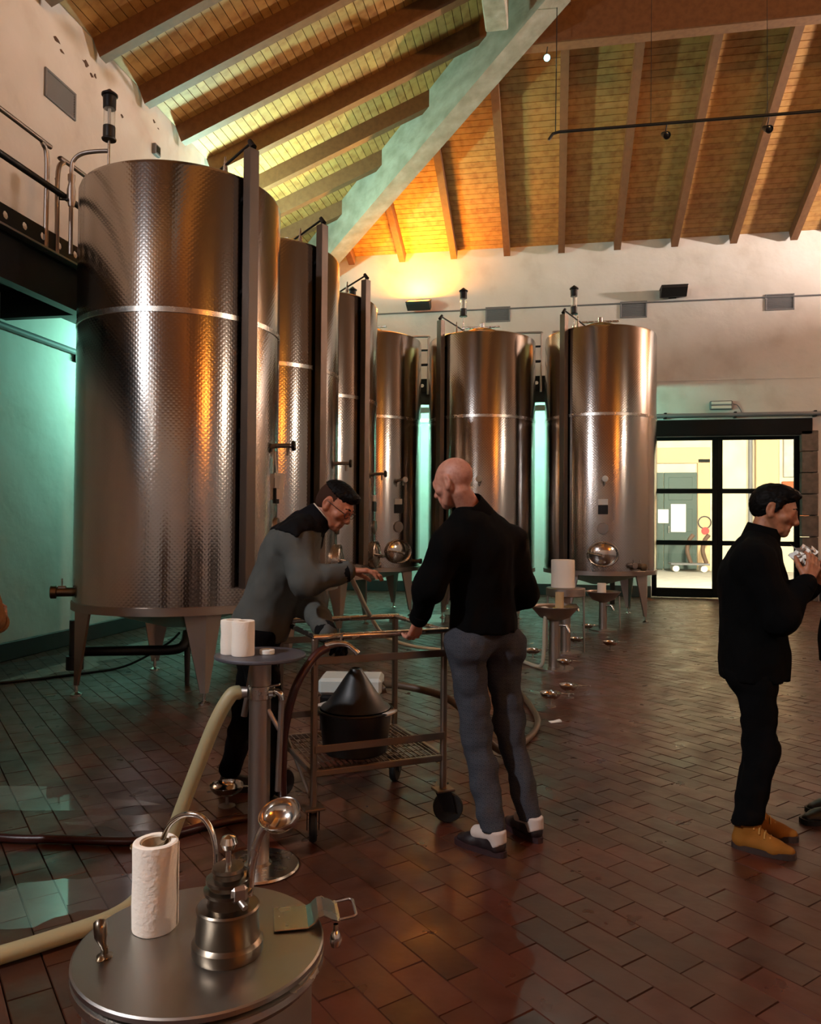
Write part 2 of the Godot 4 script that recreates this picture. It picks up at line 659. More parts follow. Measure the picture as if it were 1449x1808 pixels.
func shell() -> void:
	var top := EAVE + 0.12
	var g := Geo.new()
	g.box(Vector3(X0 - 0.15, top / 2 - 0.1, (Z0 + Z1) / 2), Vector3(0.3, top + 0.2, Z1 - Z0 + 0.6))
	var w := struct("wall_left", "pinkish white plastered wall with worn patches under the rafters")
	put("plaster", g, M.plaster, w)
	# chipped plaster under the rafters
	for c in [[-6.55, 7.30, 0.05], [-6.7, 7.34, 0.03], [-8.05, 7.22, 0.045], [-8.15, 7.14, 0.03], [-8.62, 7.28, 0.05], [-8.75, 7.20, 0.03], [-8.82, 7.24, 0.03], [-9.45, 7.05, 0.025], [-10.3, 7.42, 0.03], [-10.42, 7.38, 0.02]]:
		g = Geo.new()
		g.xf = Transform3D(Basis(Vector3.BACK, -PI / 2), Vector3(X0 + 0.001, c[1], c[0]))
		g.lathe([Vector2(0, 0.001), Vector2(c[2] * 0.8, 0.001), Vector2(c[2], -0.001)], 9)
		for i in g.v.size():
			var p := g.v[i]
			g.v[i] = Vector3(p.x, c[1] + (p.y - c[1]) * (0.8 + 0.3 * sin(p.z * 61.0)), c[0] + (p.z - c[0]) * (1.2 + 0.5 * sin(p.y * 83.0)))
		put("plaster_chip", g, M.chip, w)
	# back wall with the opening of the glazed door
	g = Geo.new()
	var dl := 2.08
	var dr := 5.30
	var dh := 3.42
	g.box(Vector3((X0 - 0.3 + dl) / 2, top / 2 - 0.1, Z0 - 0.15), Vector3(dl - X0 + 0.3, top + 0.2, 0.3))
	g.box(Vector3((X1 + 0.3 + dr) / 2, top / 2 - 0.1, Z0 - 0.15), Vector3(X1 + 0.3 - dr, top + 0.2, 0.3))
	g.box(Vector3((dl + dr) / 2, (top + dh) / 2, Z0 - 0.15), Vector3(dr - dl, top - dh, 0.3))
	var seam := Geo.new()
	seam.box(Vector3((X0 + X1) / 2, 4.62, Z0 + 0.004), Vector3(X1 - X0, 0.03, 0.012), 0.003)
	w = struct("wall_back", "white plastered end wall above and beside the glazed door")
	put("plaster", g, M.plaster, w)
	put("wall_seam", seam, M.plaster, w)
	# stone blocks of the door jamb
	for k in 8:
		var b := Geo.new()
		b.box(Vector3(dr + 0.06 - 0.16, 0.22 + 0.44 * k, Z0 - 0.10), Vector3(0.31 + 0.02 * (k % 2), 0.428, 0.36), 0.012)
		put("stone_block", b, M.jamb_stone, w)
	g = Geo.new()
	g.box(Vector3(X1 + 0.15, top / 2 - 0.1, (Z0 + Z1) / 2), Vector3(0.3, top + 0.2, Z1 - Z0 + 0.6))
	put("plaster", g, M.plaster, struct("wall_right"))
	g = Geo.new()
	g.box(Vector3((X0 + X1) / 2, top / 2 - 0.1, Z1 + 0.15), Vector3(X1 - X0, top + 0.2, 0.3))
	put("plaster", g, M.plaster, struct("wall_front"))
	# dark skirting
	g = Geo.new()
	g.box(Vector3(X0 + 0.02, 0.10, (Z0 + Z1) / 2), Vector3(0.04, 0.20, Z1 - Z0), 0.008)
	put("skirting", g, M.skirting, struct("baseboard_left"))
	g = Geo.new()
	g.box(Vector3((X0 + dl) / 2, 0.12, Z0 + 0.02), Vector3(dl - X0, 0.24, 0.04), 0.008)
	g.box(Vector3((X1 + dr + 0.1) / 2, 0.12, Z0 + 0.02), Vector3(X1 - dr - 0.1, 0.24, 0.04), 0.008)
	put("skirting", g, M.skirting, struct("baseboard_back"))


func floor_tiles() -> void:
	var f := struct("floor", "dark red brown terracotta tile floor laid on the diagonal, wet in places")
	var g := Geo.new()
	g.box(Vector3((X0 + X1) / 2, -0.11, (Z0 + Z1) / 2), Vector3(X1 - X0 + 0.6, 0.20, Z1 - Z0 + 0.6))
	put("grout_bed", g, M.grout, f)
	var tl := 0.27
	var tw := 0.135
	var along := Vector3(-0.7071, 0, -0.7071)
	var across := Vector3(0.7071, 0, -0.7071)
	var spots := []
	for j in range(-120, 170):
		for i in range(-80, 120):
			var c := along * (i * tl + (tl / 2 if posmod(j, 2) == 1 else 0.0)) + across * (j * tw)
			if c.x > X0 - 0.1 and c.x < X1 + 0.1 and c.z > Z0 - 0.2 and c.z < 2.0:
				# how near the camera, inside the cone that it sees
				var d := Vector2(c.x, -c.z).rotated(deg_to_rad(10.5))
				var seen := d.y > 1.55 and absf(d.x) < d.y * 0.55 + 0.1
				spots.append([(d.length() if seen else 100.0 + d.length()), c])
	spots.sort_custom(func(a, b): return a[0] < b[0])
	var tints := []
	for k in 12:
		var t := rng.randf_range(0.62, 1.0)
		tints.append(Color(t * rng.randf_range(0.42, 0.50), t * rng.randf_range(0.235, 0.275), t * rng.randf_range(0.165, 0.20)))
	var turn := Basis(along, Vector3.UP, along.cross(Vector3.UP))
	var meshes := []
	for k in 12:
		var tg := Geo.new()
		tg.has_col = true
		tg.tint = tints[k]
		one_tile(tg, tl, tw, 0.0012 * rng.randf_range(-1, 1), 0.0012 * rng.randf_range(-1, 1))
		meshes.append(tg.mesh())
	var rest := Geo.new()
	rest.has_col = true
	for n in spots.size():
		var c: Vector3 = spots[n][1]
		if n < 300:
			var o := put_mesh("floor_tile", meshes[rng.randi() % 12], M.tile, f)
			o.transform = Transform3D(turn, c)
		else:
			rest.xf = Transform3D(turn, c)
			rest.tint = tints[rng.randi() % 12]
			one_tile(rest, tl, tw, 0.0012 * rng.randf_range(-1, 1), 0.0012 * rng.randf_range(-1, 1))
	var r := put("far_tiles", rest, M.tile, f)
	r.set_meta("kind", "stuff")


func one_tile(g: Geo, l: float, w: float, ta: float, tb: float) -> void:
	var a := l / 2 - 0.0014
	var b := w / 2 - 0.0018
	var e := 0.0016
	var top := []
	var low := []
	for k in [[-1, -1], [1, -1], [1, 1], [-1, 1]]:
		top.append(Vector3(k[0] * (a - e), k[0] * ta + k[1] * tb, k[1] * (b - e)))
		low.append(Vector3(k[0] * a, -0.006, k[1] * b))
	g.flat(top, Vector3.UP)
	for k in 4:
		var m := (k + 1) % 4
		g.flat([low[k], low[m], top[m], top[k]], (low[k] + low[m]) * Vector3(1, 0, 1) + Vector3.UP * 0.1)


func ceiling() -> void:
	var c := struct("ceiling", "pine boarded hip roof on exposed rafters")
	var rl := X0 + RUN
	var ry := EAVE + SLOPE * RUN
	var a := Vector3(X0, EAVE, Z0)
	var b := Vector3(X1, EAVE, Z0)
	var d := Vector3(X1, EAVE, Z1)
	var e := Vector3(X0, EAVE, Z1)
	var r0 := Vector3(rl, ry, Z0 + RUN)
	var r1 := Vector3(rl, ry, Z1 - RUN)
	for p in [[a, r0, r1, e], [a, b, r0], [b, d, r1, r0], [d, e, r1]]:
		put("roof_deck", slab(p, 0.25), M.rafter, c)
	# boards: 12.5 cm apart in plan, each with a rebate that leaves a dark joint
	var step := 0.125
	var gap := 0.009
	for k in 68:
		var s0 := k * step
		var s1 := s0 + step - gap
		var t := rng.randf_range(0.78, 1.0)
		var g := Geo.new()
		g.has_col = true
		g.tint = Color(t, t * rng.randf_range(0.94, 1.0), t * rng.randf_range(0.88, 1.0))
		var q := []
		for h in [0.022, -0.01]:
			q += [roof_left(s0, Z0 + s0, h), roof_left(s1, Z0 + s1, h), roof_left(s1, 2.0, h), roof_left(s0, 2.0, h)]
		g.hexa(q)
		put("board", g, M.board, c)
		g = Geo.new()
		g.has_col = true
		t = rng.randf_range(0.78, 1.0)
		g.tint = Color(t, t * rng.randf_range(0.94, 1.0), t * rng.randf_range(0.88, 1.0))
		q = []
		for h in [0.022, -0.01]:
			q += [roof_back(s0, X0 + s0, h), roof_back(s1, X0 + s1, h), roof_back(s1, X1 - s1, h), roof_back(s0, X1 - s0, h)]
		g.hexa(q)
		put("board", g, M.board, c)
	# rafters
	var w := 0.07
	for k in range(-7, 9):
		var z := -7.72 - 1.09 * k
		var s1 := minf(RUN, z - Z0) - 0.05
		if s1 < 0.3 or z > 2.0:
			continue
		var g := Geo.new()
		var q := []
		for h in [0.30, 0.022]:
			q += [roof_left(0, z - w, h), roof_left(s1, z - w, h), roof_left(s1, z + w, h), roof_left(0, z + w, h)]
		g.hexa(q)
		put("rafter", g, M.rafter, c)
	for k in range(-4, 10):
		var x := 0.17 + 1.18 * k
		var s1 := minf(RUN, minf(x - X0, X1 - x)) - 0.05
		if s1 < 0.3:
			continue
		var g := Geo.new()
		var q := []
		for h in [0.26, 0.022]:
			q += [roof_back(0, x - w, h), roof_back(0, x + w, h), roof_back(s1, x + w, h), roof_back(s1, x - w, h)]
		g.hexa(q)
		put("rafter", g, M.rafter, c)
	# plastered hip beam and the beam that carries the left slope
	var side := Vector3(0.7071, 0, 0.7071).cross(Vector3.UP) * 0.18
	var g2 := Geo.new()
	var q2 := []
	for h in [-0.92, 0.02]:
		for t in [-0.3, 5.9]:
			var p := Vector3(X0 + t, EAVE + SLOPE * t + h, Z0 + t)
			q2 += [p - side, p + side] if t < 0 else [p + side, p - side]
	g2.hexa(q2)
	put("hip_beam", g2, M.concrete, c, "broad plastered concrete hip beam running down to the corner")
	g2 = Geo.new()
	g2.box(Vector3(-0.85, 9.28, -4.9), Vector3(0.34, 0.72, 13.0), 0.02)
	put("side_beam", g2, M.concrete, c, "plastered beam carrying the left roof slope")
	g2 = Geo.new()
	g2.box(Vector3(4.4, 9.25, -11.95), Vector3(10.5, 0.62, 0.24), 0.015)
	put("purlin", g2, M.rafter, c, "deep glued timber purlin under the rafters")


func glazed_door() -> void:
	# black steel sliding door of two leaves with four panes above each other
	var t := struct("door_1", "black framed glazed sliding door onto the lit courtyard")
	var z := Z0 - 0.08
	var g := Geo.new()
	g.box(Vector3(3.60, 3.60, Z0 + 0.03), Vector3(3.30, 0.34, 0.10), 0.01)
	put("header", g, M.black_frame, t)
	g = Geo.new()
	g.tube([Vector3(2.05, 3.86, Z0 + 0.09), Vector3(7.5, 3.86, Z0 + 0.09)], 0.045, 12)
	put("track_pipe", g, M.grille, t)
	for x in [2.35, 3.75, 5.3]:
		g = Geo.new()
		g.box(Vector3(x, 3.86, Z0 + 0.05), Vector3(0.06, 0.13, 0.14), 0.01)
		put("track_bracket", g, M.dark_metal, t)
	for leaf in [[2.10, 3.43], [3.43, 5.04]]:
		var x0: float = leaf[0]
		var x1: float = leaf[1]
		var lf := Node3D.new()
		lf.name = "leaf" if leaf[0] < 3.0 else "leaf_001"
		t.add_child(lf)
		g = Geo.new()
		g.box(Vector3(x0 + 0.05, 1.72, z), Vector3(0.10, 3.40, 0.07), 0.006)
		g.box(Vector3(x1 - 0.05, 1.72, z), Vector3(0.10, 3.40, 0.07), 0.006)
		g.box(Vector3((x0 + x1) / 2, 0.11, z), Vector3(x1 - x0 - 0.2, 0.19, 0.07), 0.006)
		g.box(Vector3((x0 + x1) / 2, 3.40, z), Vector3(x1 - x0 - 0.2, 0.10, 0.07), 0.006)
		for y in [1.17, 2.27]:
			g.box(Vector3((x0 + x1) / 2, y, z), Vector3(x1 - x0 - 0.2, 0.10, 0.07), 0.006)
		put("frame", g, M.black_frame, lf)
		for y in [[0.205, 1.12], [1.22, 2.22], [2.32, 3.35]]:
			g = Geo.new()
			g.box(Vector3((x0 + x1) / 2, (y[0] + y[1]) / 2, z), Vector3(x1 - x0 - 0.2, y[1] - y[0], 0.008))
			put("pane", g, M.glass, lf)


func courtyard() -> void:
	# the lit yard outside: paving, the facade 11 m off and a floodlight over the door
	var ground := struct("floor_outside", "pale concrete yard outside the glazed door")
	var g := Geo.new()
	g.box(Vector3(5, -0.12, -24.0), Vector3(26, 0.22, 13.4))
	put("paving", g, M.yard, ground)
	var w := struct("wall_outside", "cream facade across the yard with a green double door")
	var zf := -28.2
	g = Geo.new()
	g.box(Vector3(6, 4.0, zf - 0.2), Vector3(30, 8.4, 0.4))
	put("plaster", g, M.facade, w)
	g = Geo.new()
	g.box(Vector3(5.20, 1.95, zf + 0.06), Vector3(0.42, 3.9, 0.14), 0.02)
	g.box(Vector3(2.55, 1.95, zf + 0.06), Vector3(0.42, 3.9, 0.14), 0.02)
	g.box(Vector3(3.88, 4.02, zf + 0.06), Vector3(3.07, 0.55, 0.14), 0.02)
	put("door_surround", g, M.facade_trim, w)
	g = Geo.new()
	g.box(Vector3(7.25, 3.6, zf + 0.12), Vector3(0.75, 7.2, 0.26), 0.03)
	put("pilaster", g, M.facade_trim, w)
	g = Geo.new()
	var arch := [Vector2(-0.95, 0.0), Vector2(0.95, 0.0)]
	for k in 13:
		arch.append(Vector2(0.95 * cos(PI * k / 12.0), 2.0 + 0.95 * sin(PI * k / 12.0)))
	g.xf = Transform3D(Basis(), Vector3(8.75, 3.25, zf + 0.05))
	g.extrude(arch, 0.16)
	put("arched_panel", g, M.yard, w)
	g = Geo.new()
	g.box(Vector3(8.75, 2.35, zf + 0.06), Vector3(2.0, 1.5, 0.12), 0.02)
	put("doorway_panel", g, M.ochre, w)
	var d := struct("door_2", "dark green double door across the yard with notices on it")
	for s in [-1.0, 1.0]:
		g = Geo.new()
		g.box(Vector3(3.86 + 0.56 * s, 1.72, zf + 0.05), Vector3(1.10, 3.40, 0.08), 0.012)
		put("leaf", g, M.green_door, d)
		g = Geo.new()
		for y in [0.65, 1.75, 2.85]:
			g.box(Vector3(3.86 + 0.56 * s, y, zf + 0.095), Vector3(0.80, 0.80, 0.02), 0.012)
		put("raised_panels", g, M.green_door, d)
	g = Geo.new()
	g.tube([Vector3(4.02, 1.30, zf + 0.16), Vector3(4.02, 1.55, zf + 0.16)], 0.018, 8)
	put("door_handle", g, M.steel, d)
	for n in [[3.30, 2.02, 0.26, 0.42], [3.84, 1.88, 0.36, 0.48], [4.35, 1.82, 0.50, 0.98]]:
		g = Geo.new()
		g.box(Vector3(n[0], n[1], zf + 0.112), Vector3(n[2], n[3], 0.01), 0.002)
		var o := put("notice", g, M.paper)
		tag(o, ["small paper notice at the left edge of the green door", "square white notice in the middle of the green door", "tall white notice on the right leaf of the green door"][[3.30, 3.84, 4.35].find(n[0])], "notice", "notices on the green door")
	# fire hose sign: ring, red disc and dark letter strokes on the surround
	var fs := thing("fire_hose_sign", "round fire hose sign with a red dot right of the green door", "sign", Vector3(5.22, 1.55, zf + 0.135))
	g = Geo.new()
	g.xf = Transform3D(Basis(Vector3.RIGHT, PI / 2), Vector3(0, 0.12, 0.01))
	g.lathe([Vector2(0.19, -0.01), Vector2(0.23, -0.01), Vector2(0.23, 0.01), Vector2(0.19, 0.01), Vector2(0.19, -0.01)], 24)
	put("ring", g, M.dark_metal, fs)
	g = Geo.new()
	g.xf = Transform3D(Basis(Vector3.RIGHT, PI / 2), Vector3(0.02, -0.17, 0.01))
	g.lathe([Vector2(0, -0.01), Vector2(0.13, -0.01), Vector2(0.13, 0.012), Vector2(0, 0.012)], 20)
	put("red_disc", g, M.red, fs)
	var p := thing("downpipe", "grey rain downpipe on the facade beside the pilaster", "pipe", Vector3(6.72, 0, zf + 0.12))
	g = Geo.new()
	g.tube([Vector3(0, 0, 0), Vector3(0, 5.0, 0), Vector3(-0.25, 5.4, 0), Vector3(-0.25, 7.9, 0)], 0.07, 10)
	put("pipe", g, M.grille, p)
	g = Geo.new()
	g.box(Vector3(0, 1.6, -0.03), Vector3(0.2, 0.06, 0.17), 0.01)
	put("pipe_clip", g, M.grille, p)
	# low platform cart and two steel kegs by the door
	var pc := thing("platform_cart", "low grey platform cart with two curved brown handles in front of the green door", "cart", Vector3(4.55, 0, zf + 1.0))
	g = Geo.new()
	g.box(Vector3(0, 0.26, 0), Vector3(1.25, 0.06, 0.7), 0.01)
	put("deck", g, M.grille, pc)
	for s in [-0.45, 0.45]:
		for s2 in [-0.25, 0.25]:
			g = Geo.new()
			g.xf = Transform3D(Basis(Vector3.RIGHT, PI / 2), Vector3(s, 0.11, s2))
			g.lathe([Vector2(0, -0.03), Vector2(0.11, -0.03), Vector2(0.11, 0.03), Vector2(0, 0.03)], 14)
			put("wheel", g, M.white_plastic, pc)
	for s in [-0.05, 0.45]:
		g = Geo.new()
		g.tube(curve([Vector3(s + 0.12, 0.29, 0), Vector3(s, 0.7, 0), Vector3(s + 0.06, 1.05, 0), Vector3(s + 0.2, 1.25, 0)]), 0.07, 8)
		put("handle", g, M.brown_plank, pc)
	for k in 2:
		var kg := thing("keg", ["small steel keg beside the platform cart, left one", "small steel keg beside the platform cart, right one"][k], "keg", Vector3(5.50 + 0.42 * k, 0, zf + 1.35), 0.0, "kegs in the yard")
		g = Geo.new()
		g.lathe([Vector2(0, 0.0), Vector2(0.16, 0.0), Vector2(0.18, 0.03), Vector2(0.18, 0.36), Vector2(0.15, 0.41), Vector2(0.0, 0.42)], 16)
		put("body", g, M.steel, kg)
		g = Geo.new()
		g.lathe([Vector2(0.182, 0.13), Vector2(0.19, 0.15), Vector2(0.182, 0.17)], 16)
		put("hoop", g, M.steel_dull, kg)
	yard_lamp(Vector3(4.2, 4.6, Z0 - 0.3), 150.0, "yard floodlight above the outside of the glazed door")
	yard_lamp(Vector3(9.5, 4.6, Z0 - 0.3), 125.0, "yard floodlight on the outer wall right of the glazed door")


func yard_lamp(at: Vector3, energy: float, label: String) -> void:
	var t := thing("yard_lamp", label, "wall lamp", at, PI, "yard floodlights")
	var g := Geo.new()
	g.box(Vector3(0, 0, 0.06), Vector3(0.6, 0.4, 0.12), 0.02)
	put("housing", g, M.black_iron, t)
	g = Geo.new()
	g.box(Vector3(0, 0, 0.124), Vector3(0.54, 0.34, 0.008))
	var em := std(Color(0.9, 0.9, 0.88), 0.3)
	em.emission_enabled = true
	em.emission = Color(1.0, 0.96, 0.84)
	em.emission_energy_multiplier = 5.0
	put("lens", g, em, t)
	var a := AreaLight3D.new()
	a.name = "yard_light"
	a.area_size = Vector2(0.5, 0.3)
	a.light_color = Color(1.0, 0.96, 0.84)
	a.light_energy = energy
	a.area_range = 60.0
	a.area_attenuation = 2.0
	a.shadow_enabled = true
	t.add_child(a)
	a.position = Vector3(0, 0, 0.14)
	a.rotation = Vector3(0, PI, 0)


func puddles() -> void:
	# thin films of water left on the tiles
	var spots := [
		[Vector3(-2.75, 0, -3.75), 0.85, 0.20, 0.35, "long thin puddle on the tiles at the far left beyond the red hose"],
		[Vector3(-2.02, 0, -3.55), 0.34, 0.10, 0.2, "small puddle on the tiles between the red hose and the column table"],
		[Vector3(-1.98, 0, -2.72), 0.50, 0.16, 0.55, "puddle on the tiles in the bend of the beige hose"],
		[Vector3(-5.15, 0, -7.4), 1.5, 0.45, 1.45, "wide wet patch along the left wall beside the nearest tank"],
		[Vector3(-2.3, 0, -12.2), 1.2, 0.5, 0.1, "wet patch on the floor in front of the corner tank"],
	]
	var fn := FastNoiseLite.new()
	fn.frequency = 1.0
	fn.seed = 19
	for n in spots.size():
		var s: Array = spots[n]
		var g := Geo.new()
		var b := Basis(Vector3.UP, s[3])
		var ring := []
		for k in 48:
			var a := TAU * k / 48.0
			var r := 1.0 + 0.55 * fn.get_noise_2d(cos(a) * 1.6 + n * 9.0, sin(a) * 1.6) + 0.25 * fn.get_noise_2d(cos(a) * 6.0 + n * 9.0, sin(a) * 6.0)
			ring.append(s[0] + b * Vector3(cos(a) * r * s[1], 0.0024, sin(a) * r * s[2]))
		var c: Vector3 = s[0] + Vector3(0, 0.0028, 0)
		for k in 48:
			g.tri(c, ring[k], ring[(k + 1) % 48], Vector3.UP, Vector3.UP, Vector3.UP)
		tag(put("puddle", g, M.water), s[4], "puddle", "puddles on the tiles")


# ---------------------------------------------------------------- tanks

func ring_box(g: Geo, r: float, ang: float, y: float, size: Vector3, bevel: float, out := 0.0) -> void:
	# a box on the tank wall: x along the circumference, z outwards; ang from -z (towards the camera it is +z) about y
	var d := Vector3(sin(ang), 0, cos(ang))
	g.box(d * (r + out) + Vector3(0, y, 0), size, bevel, Basis(Vector3.UP, ang))


func tanks() -> void:
	# front: where the hatch looks, turned from +z (towards the camera) to +x
	make_tank("nearest steel tank on the left, a brass drain tap poking out at its left", Vector3(-3.41, 0, -6.6), 4.5, 100.0, 62.0, 42.0, -62.0)
	make_tank("second steel tank of the left row, between the nearest tank and the bending man", Vector3(-3.41, 0, -8.65), 4.65, 100.0, 62.0, 42.0, 999.0)
	make_tank("third steel tank of the left row, hatch seen edge on", Vector3(-3.41, 0, -10.69), 4.68, 90.0, 62.0, 42.0, 999.0)
	make_tank("corner steel tank with round hatch and black and white plate, left of the bald man", Vector3(-3.12, 0, -12.8), 4.65, 47.0, 2.0, 70.0, 999.0)
	make_tank("middle steel tank directly behind the bald man", Vector3(-1.19, 0, -13.0), 4.62, 2.0, -38.0, 50.0, 140.0)
	make_tank("rightmost steel tank next to the glazed door", Vector3(0.77, 0, -13.05), 4.65, 0.0, -38.0, 52.0, 35.0)


func make_tank(label: String, at: Vector3, top: float, front_deg: float, gauge_deg: float, legs_deg: float, tap_deg: float) -> void:
	var t := thing("steel_tank", label, "tank", at, 0.0, "steel wine tanks")
	var r := 0.9
	var low := 0.77
	var fr := deg_to_rad(front_deg)
	var g := Geo.new()
	g.lathe([Vector2(r, low), Vector2(r, top - 0.05), Vector2(r - 0.012, top - 0.018), Vector2(r - 0.045, top)], 96)
	put("shell", g, M.tank, t)
	g = Geo.new()
	g.lathe([Vector2(r - 0.045, top), Vector2(0.24, top + 0.16), Vector2(0.0, top + 0.17)], 64)
	put("top_cone", g, M.steel, t)
	g = Geo.new()
	g.lathe([Vector2(r - 0.01, low + 0.0), Vector2(0.12, low - 0.22), Vector2(0.0, low - 0.22)], 48)
	put("bottom_cone", g, M.steel_dull, t)
	g = Geo.new()
	g.lathe([Vector2(r, 3.225), Vector2(r + 0.006, 3.228), Vector2(r + 0.006, 3.272), Vector2(r, 3.275)], 96)
	put("seam_band", g, M.steel, t, "plain weld band round the middle")
	g = Geo.new()
	g.lathe([Vector2(r, low - 0.03), Vector2(r + 0.014, low - 0.03), Vector2(r + 0.014, low + 0.035), Vector2(r, low + 0.04)], 96)
	put("base_ring", g, M.steel_dull, t)
	# four folded sheet legs tapering to a levelling foot
	for k in 4:
		var a := deg_to_rad(legs_deg + 90.0 * k)
		var bs := Basis(Vector3.UP, a)
		g = Geo.new()
		var ro := r - 0.015
		for s in [-1.0, 1.0]:
			var q := []
			for h in [[0.09, 0.035, 0.0], [low + 0.02, 0.17, 0.0]]:
				q += [bs * Vector3(0, h[0], ro + h[2]), bs * Vector3(s * h[1], h[0], ro - h[1] * 0.55 + h[2]), bs * Vector3(s * h[1], h[0], ro - h[1] * 0.55 - 0.02), bs * Vector3(0, h[0], ro - 0.022)]
			g.hexa(q)
		put("leg", g, M.steel_dull, t)
		g = Geo.new()
		g.xf = Transform3D(Basis(), bs * Vector3(0, 0, ro - 0.02))
		g.lathe([Vector2(0, 0.0), Vector2(0.05, 0.0), Vector2(0.05, 0.012), Vector2(0.016, 0.03), Vector2(0.014, 0.12), Vector2(0, 0.12)], 14)
		put("levelling_foot", g, M.steel, t)
	# level gauge channel standing off the wall
	var ga := deg_to_rad(gauge_deg)
	var gb := Basis(Vector3.UP, ga)
	g = Geo.new()
	for x in [-0.045, 0.045]:
		g.box(gb * Vector3(x, 0, r + 0.075) + Vector3(0, (0.95 + top + 0.2) / 2, 0), Vector3(0.008, top + 0.2 - 0.95, 0.09), 0.002, gb)
	g.box(gb * Vector3(0, 0, r + 0.117) + Vector3(0, (0.95 + top + 0.2) / 2, 0), Vector3(0.09, top + 0.2 - 0.95, 0.008), 0.002, gb)
	put("gauge_channel", g, M.channel, t, "upright steel channel of the level gauge")
	g = Geo.new()
	for y in [1.1, 2.3, 3.5, top - 0.2]:
		g.box(gb * Vector3(0, 0, r + 0.02) + Vector3(0, y, 0), Vector3(0.05, 0.04, 0.05), 0.004, gb)
	put("gauge_brackets", g, M.dark_metal, t)
	g = Geo.new()
	var tip := gb * Vector3(0, 0, r + 0.07) + Vector3(0, top + 0.27, 0)
	g.tube([tip, gb * Vector3(0, 0, 0.35) + Vector3(0, top + 0.1, 0)], 0.012, 8)
	g.tube([tip + gb * Vector3(0, -0.05, 0.03), tip + gb * Vector3(0, 0.02, -0.02)], [0.03, 0.022], 8)
	put("gauge_arm", g, M.black_iron, t)
	g = Geo.new()
	g.xf = Transform3D(Basis(), gb * Vector3(0.0, top + 0.05, r - 0.28))
	g.lathe([Vector2(0.035, -0.05), Vector2(0.02, 0.1), Vector2(0.008, 0.2), Vector2(0, 0.2)], 10)
	put("arm_post", g, M.steel, t)
	# domed top lid with a clamp
	g = Geo.new()
	g.xf = Transform3D(Basis(), Vector3(0.0, top + 0.15, 0.0))
	g.lathe([Vector2(0.27, -0.06), Vector2(0.29, 0.0), Vector2(0.26, 0.03), Vector2(0.16, 0.075), Vector2(0.0, 0.095)], 32)
	var lid := put("top_lid", g, M.polished, t)
	g = Geo.new()
	g.box(Vector3(0, top + 0.26, 0), Vector3(0.62, 0.03, 0.05), 0.01)
	g.box(Vector3(0.0, top + 0.29, 0), Vector3(0.07, 0.09, 0.07), 0.01)
	put("clamp", g, M.steel, lid)
	# airlock: stem, two metal caps and a glass cylinder with dark liquid
	var ab := Basis(Vector3.UP, deg_to_rad((-38.0 if front_deg > 1.0 else -70.0) if front_deg < 20.0 else -25.0))
	var ac := ab * Vector3(0, 0, 0.46)
	if at.z > -7.0:
		ac = Vector3(-0.71, 0, 0.10)
	var sh := 0.60 if at.z > -7.0 else 0.36
	g = Geo.new()
	g.tube([ac + Vector3(0, top + 0.02, 0), ac + Vector3(0, top + sh, 0)], 0.013, 8)
	g.box(ac + Vector3(0, top + 0.16, 0), Vector3(0.05, 0.05, 0.05), 0.012)
	var stem := put("airlock", g, M.steel, t, "breather valve on the tank top")
	g = Geo.new()
	g.xf = Transform3D(Basis(), ac + Vector3(0, top + sh, 0))
	g.lathe([Vector2(0, 0), Vector2(0.064, 0), Vector2(0.068, 0.012), Vector2(0.056, 0.022), Vector2(0.056, 0.13), Vector2(0, 0.13)], 18)
	put("lower_cap", g, M.black_plastic, stem)
	g = Geo.new()
	g.xf = Transform3D(Basis(), ac + Vector3(0, top + sh + 0.13, 0))
	g.lathe([Vector2(0.052, 0), Vector2(0.052, 0.17), Vector2(0.049, 0.17), Vector2(0.049, 0)], 18)
	put("glass_cylinder", g, M.glass, stem)
	g = Geo.new()
	g.tube([ac + Vector3(0, top + sh + 0.13, 0), ac + Vector3(0, top + sh + 0.30, 0)], 0.016, 8)
	put("inner_stem", g, M.grip_grey, stem)
	g = Geo.new()
	g.xf = Transform3D(Basis(), ac + Vector3(0, top + sh + 0.30, 0))
	g.lathe([Vector2(0, 0), Vector2(0.058, 0), Vector2(0.060, 0.11), Vector2(0.074, 0.12), Vector2(0.074, 0.136), Vector2(0.035, 0.165), Vector2(0.010, 0.185), Vector2(0, 0.19)], 18)
	put("upper_cap", g, M.dark_metal, stem)
	# hatch: oval domed door in a raised frame with a swing arm
	var hb := Basis(Vector3.UP, fr)
	var hc := hb * Vector3(0, 0, r) + Vector3(0, 1.07, 0)
	var face := hb * Basis(Vector3.RIGHT, PI / 2) * Basis().scaled(Vector3(1.0, 1.0, 0.80))
	g = Geo.new()
	g.xf = Transform3D(face, hc)
	g.lathe([Vector2(0.20, -0.06), Vector2(0.245, -0.06), Vector2(0.245, 0.045), Vector2(0.232, 0.055), Vector2(0.215, 0.045), Vector2(0.205, 0.0)], 40)
	var hatch := put("hatch_frame", g, M.steel, t)
	g = Geo.new()
	g.xf = Transform3D(face, hc)
	g.lathe([Vector2(0.212, 0.022), Vector2(0.205, 0.036), Vector2(0.16, 0.062), Vector2(0.08, 0.084), Vector2(0.0, 0.09)], 40)
	put("hatch_door", g, M.polished, hatch, "domed mirror polished hatch door")
	g = Geo.new()
	g.xf = Transform3D(hb, Vector3(0, 1.07, 0))
	g.tube(curve([Vector3(-0.24, 0.02, r + 0.06), Vector3(-0.12, 0.0, r + 0.13), Vector3(0.0, -0.02, r + 0.135)]), 0.013, 8)
	g.tube([Vector3(0.0, -0.02, r + 0.08), Vector3(0.0, -0.02, r + 0.17)], 0.02, 10)
	put("swing_arm", g, M.steel, hatch)
	# sampling tap, plate, thermometer and outlet on the front
	g = Geo.new()
	g.xf = Transform3D(hb, Vector3(0, 2.23, 0))
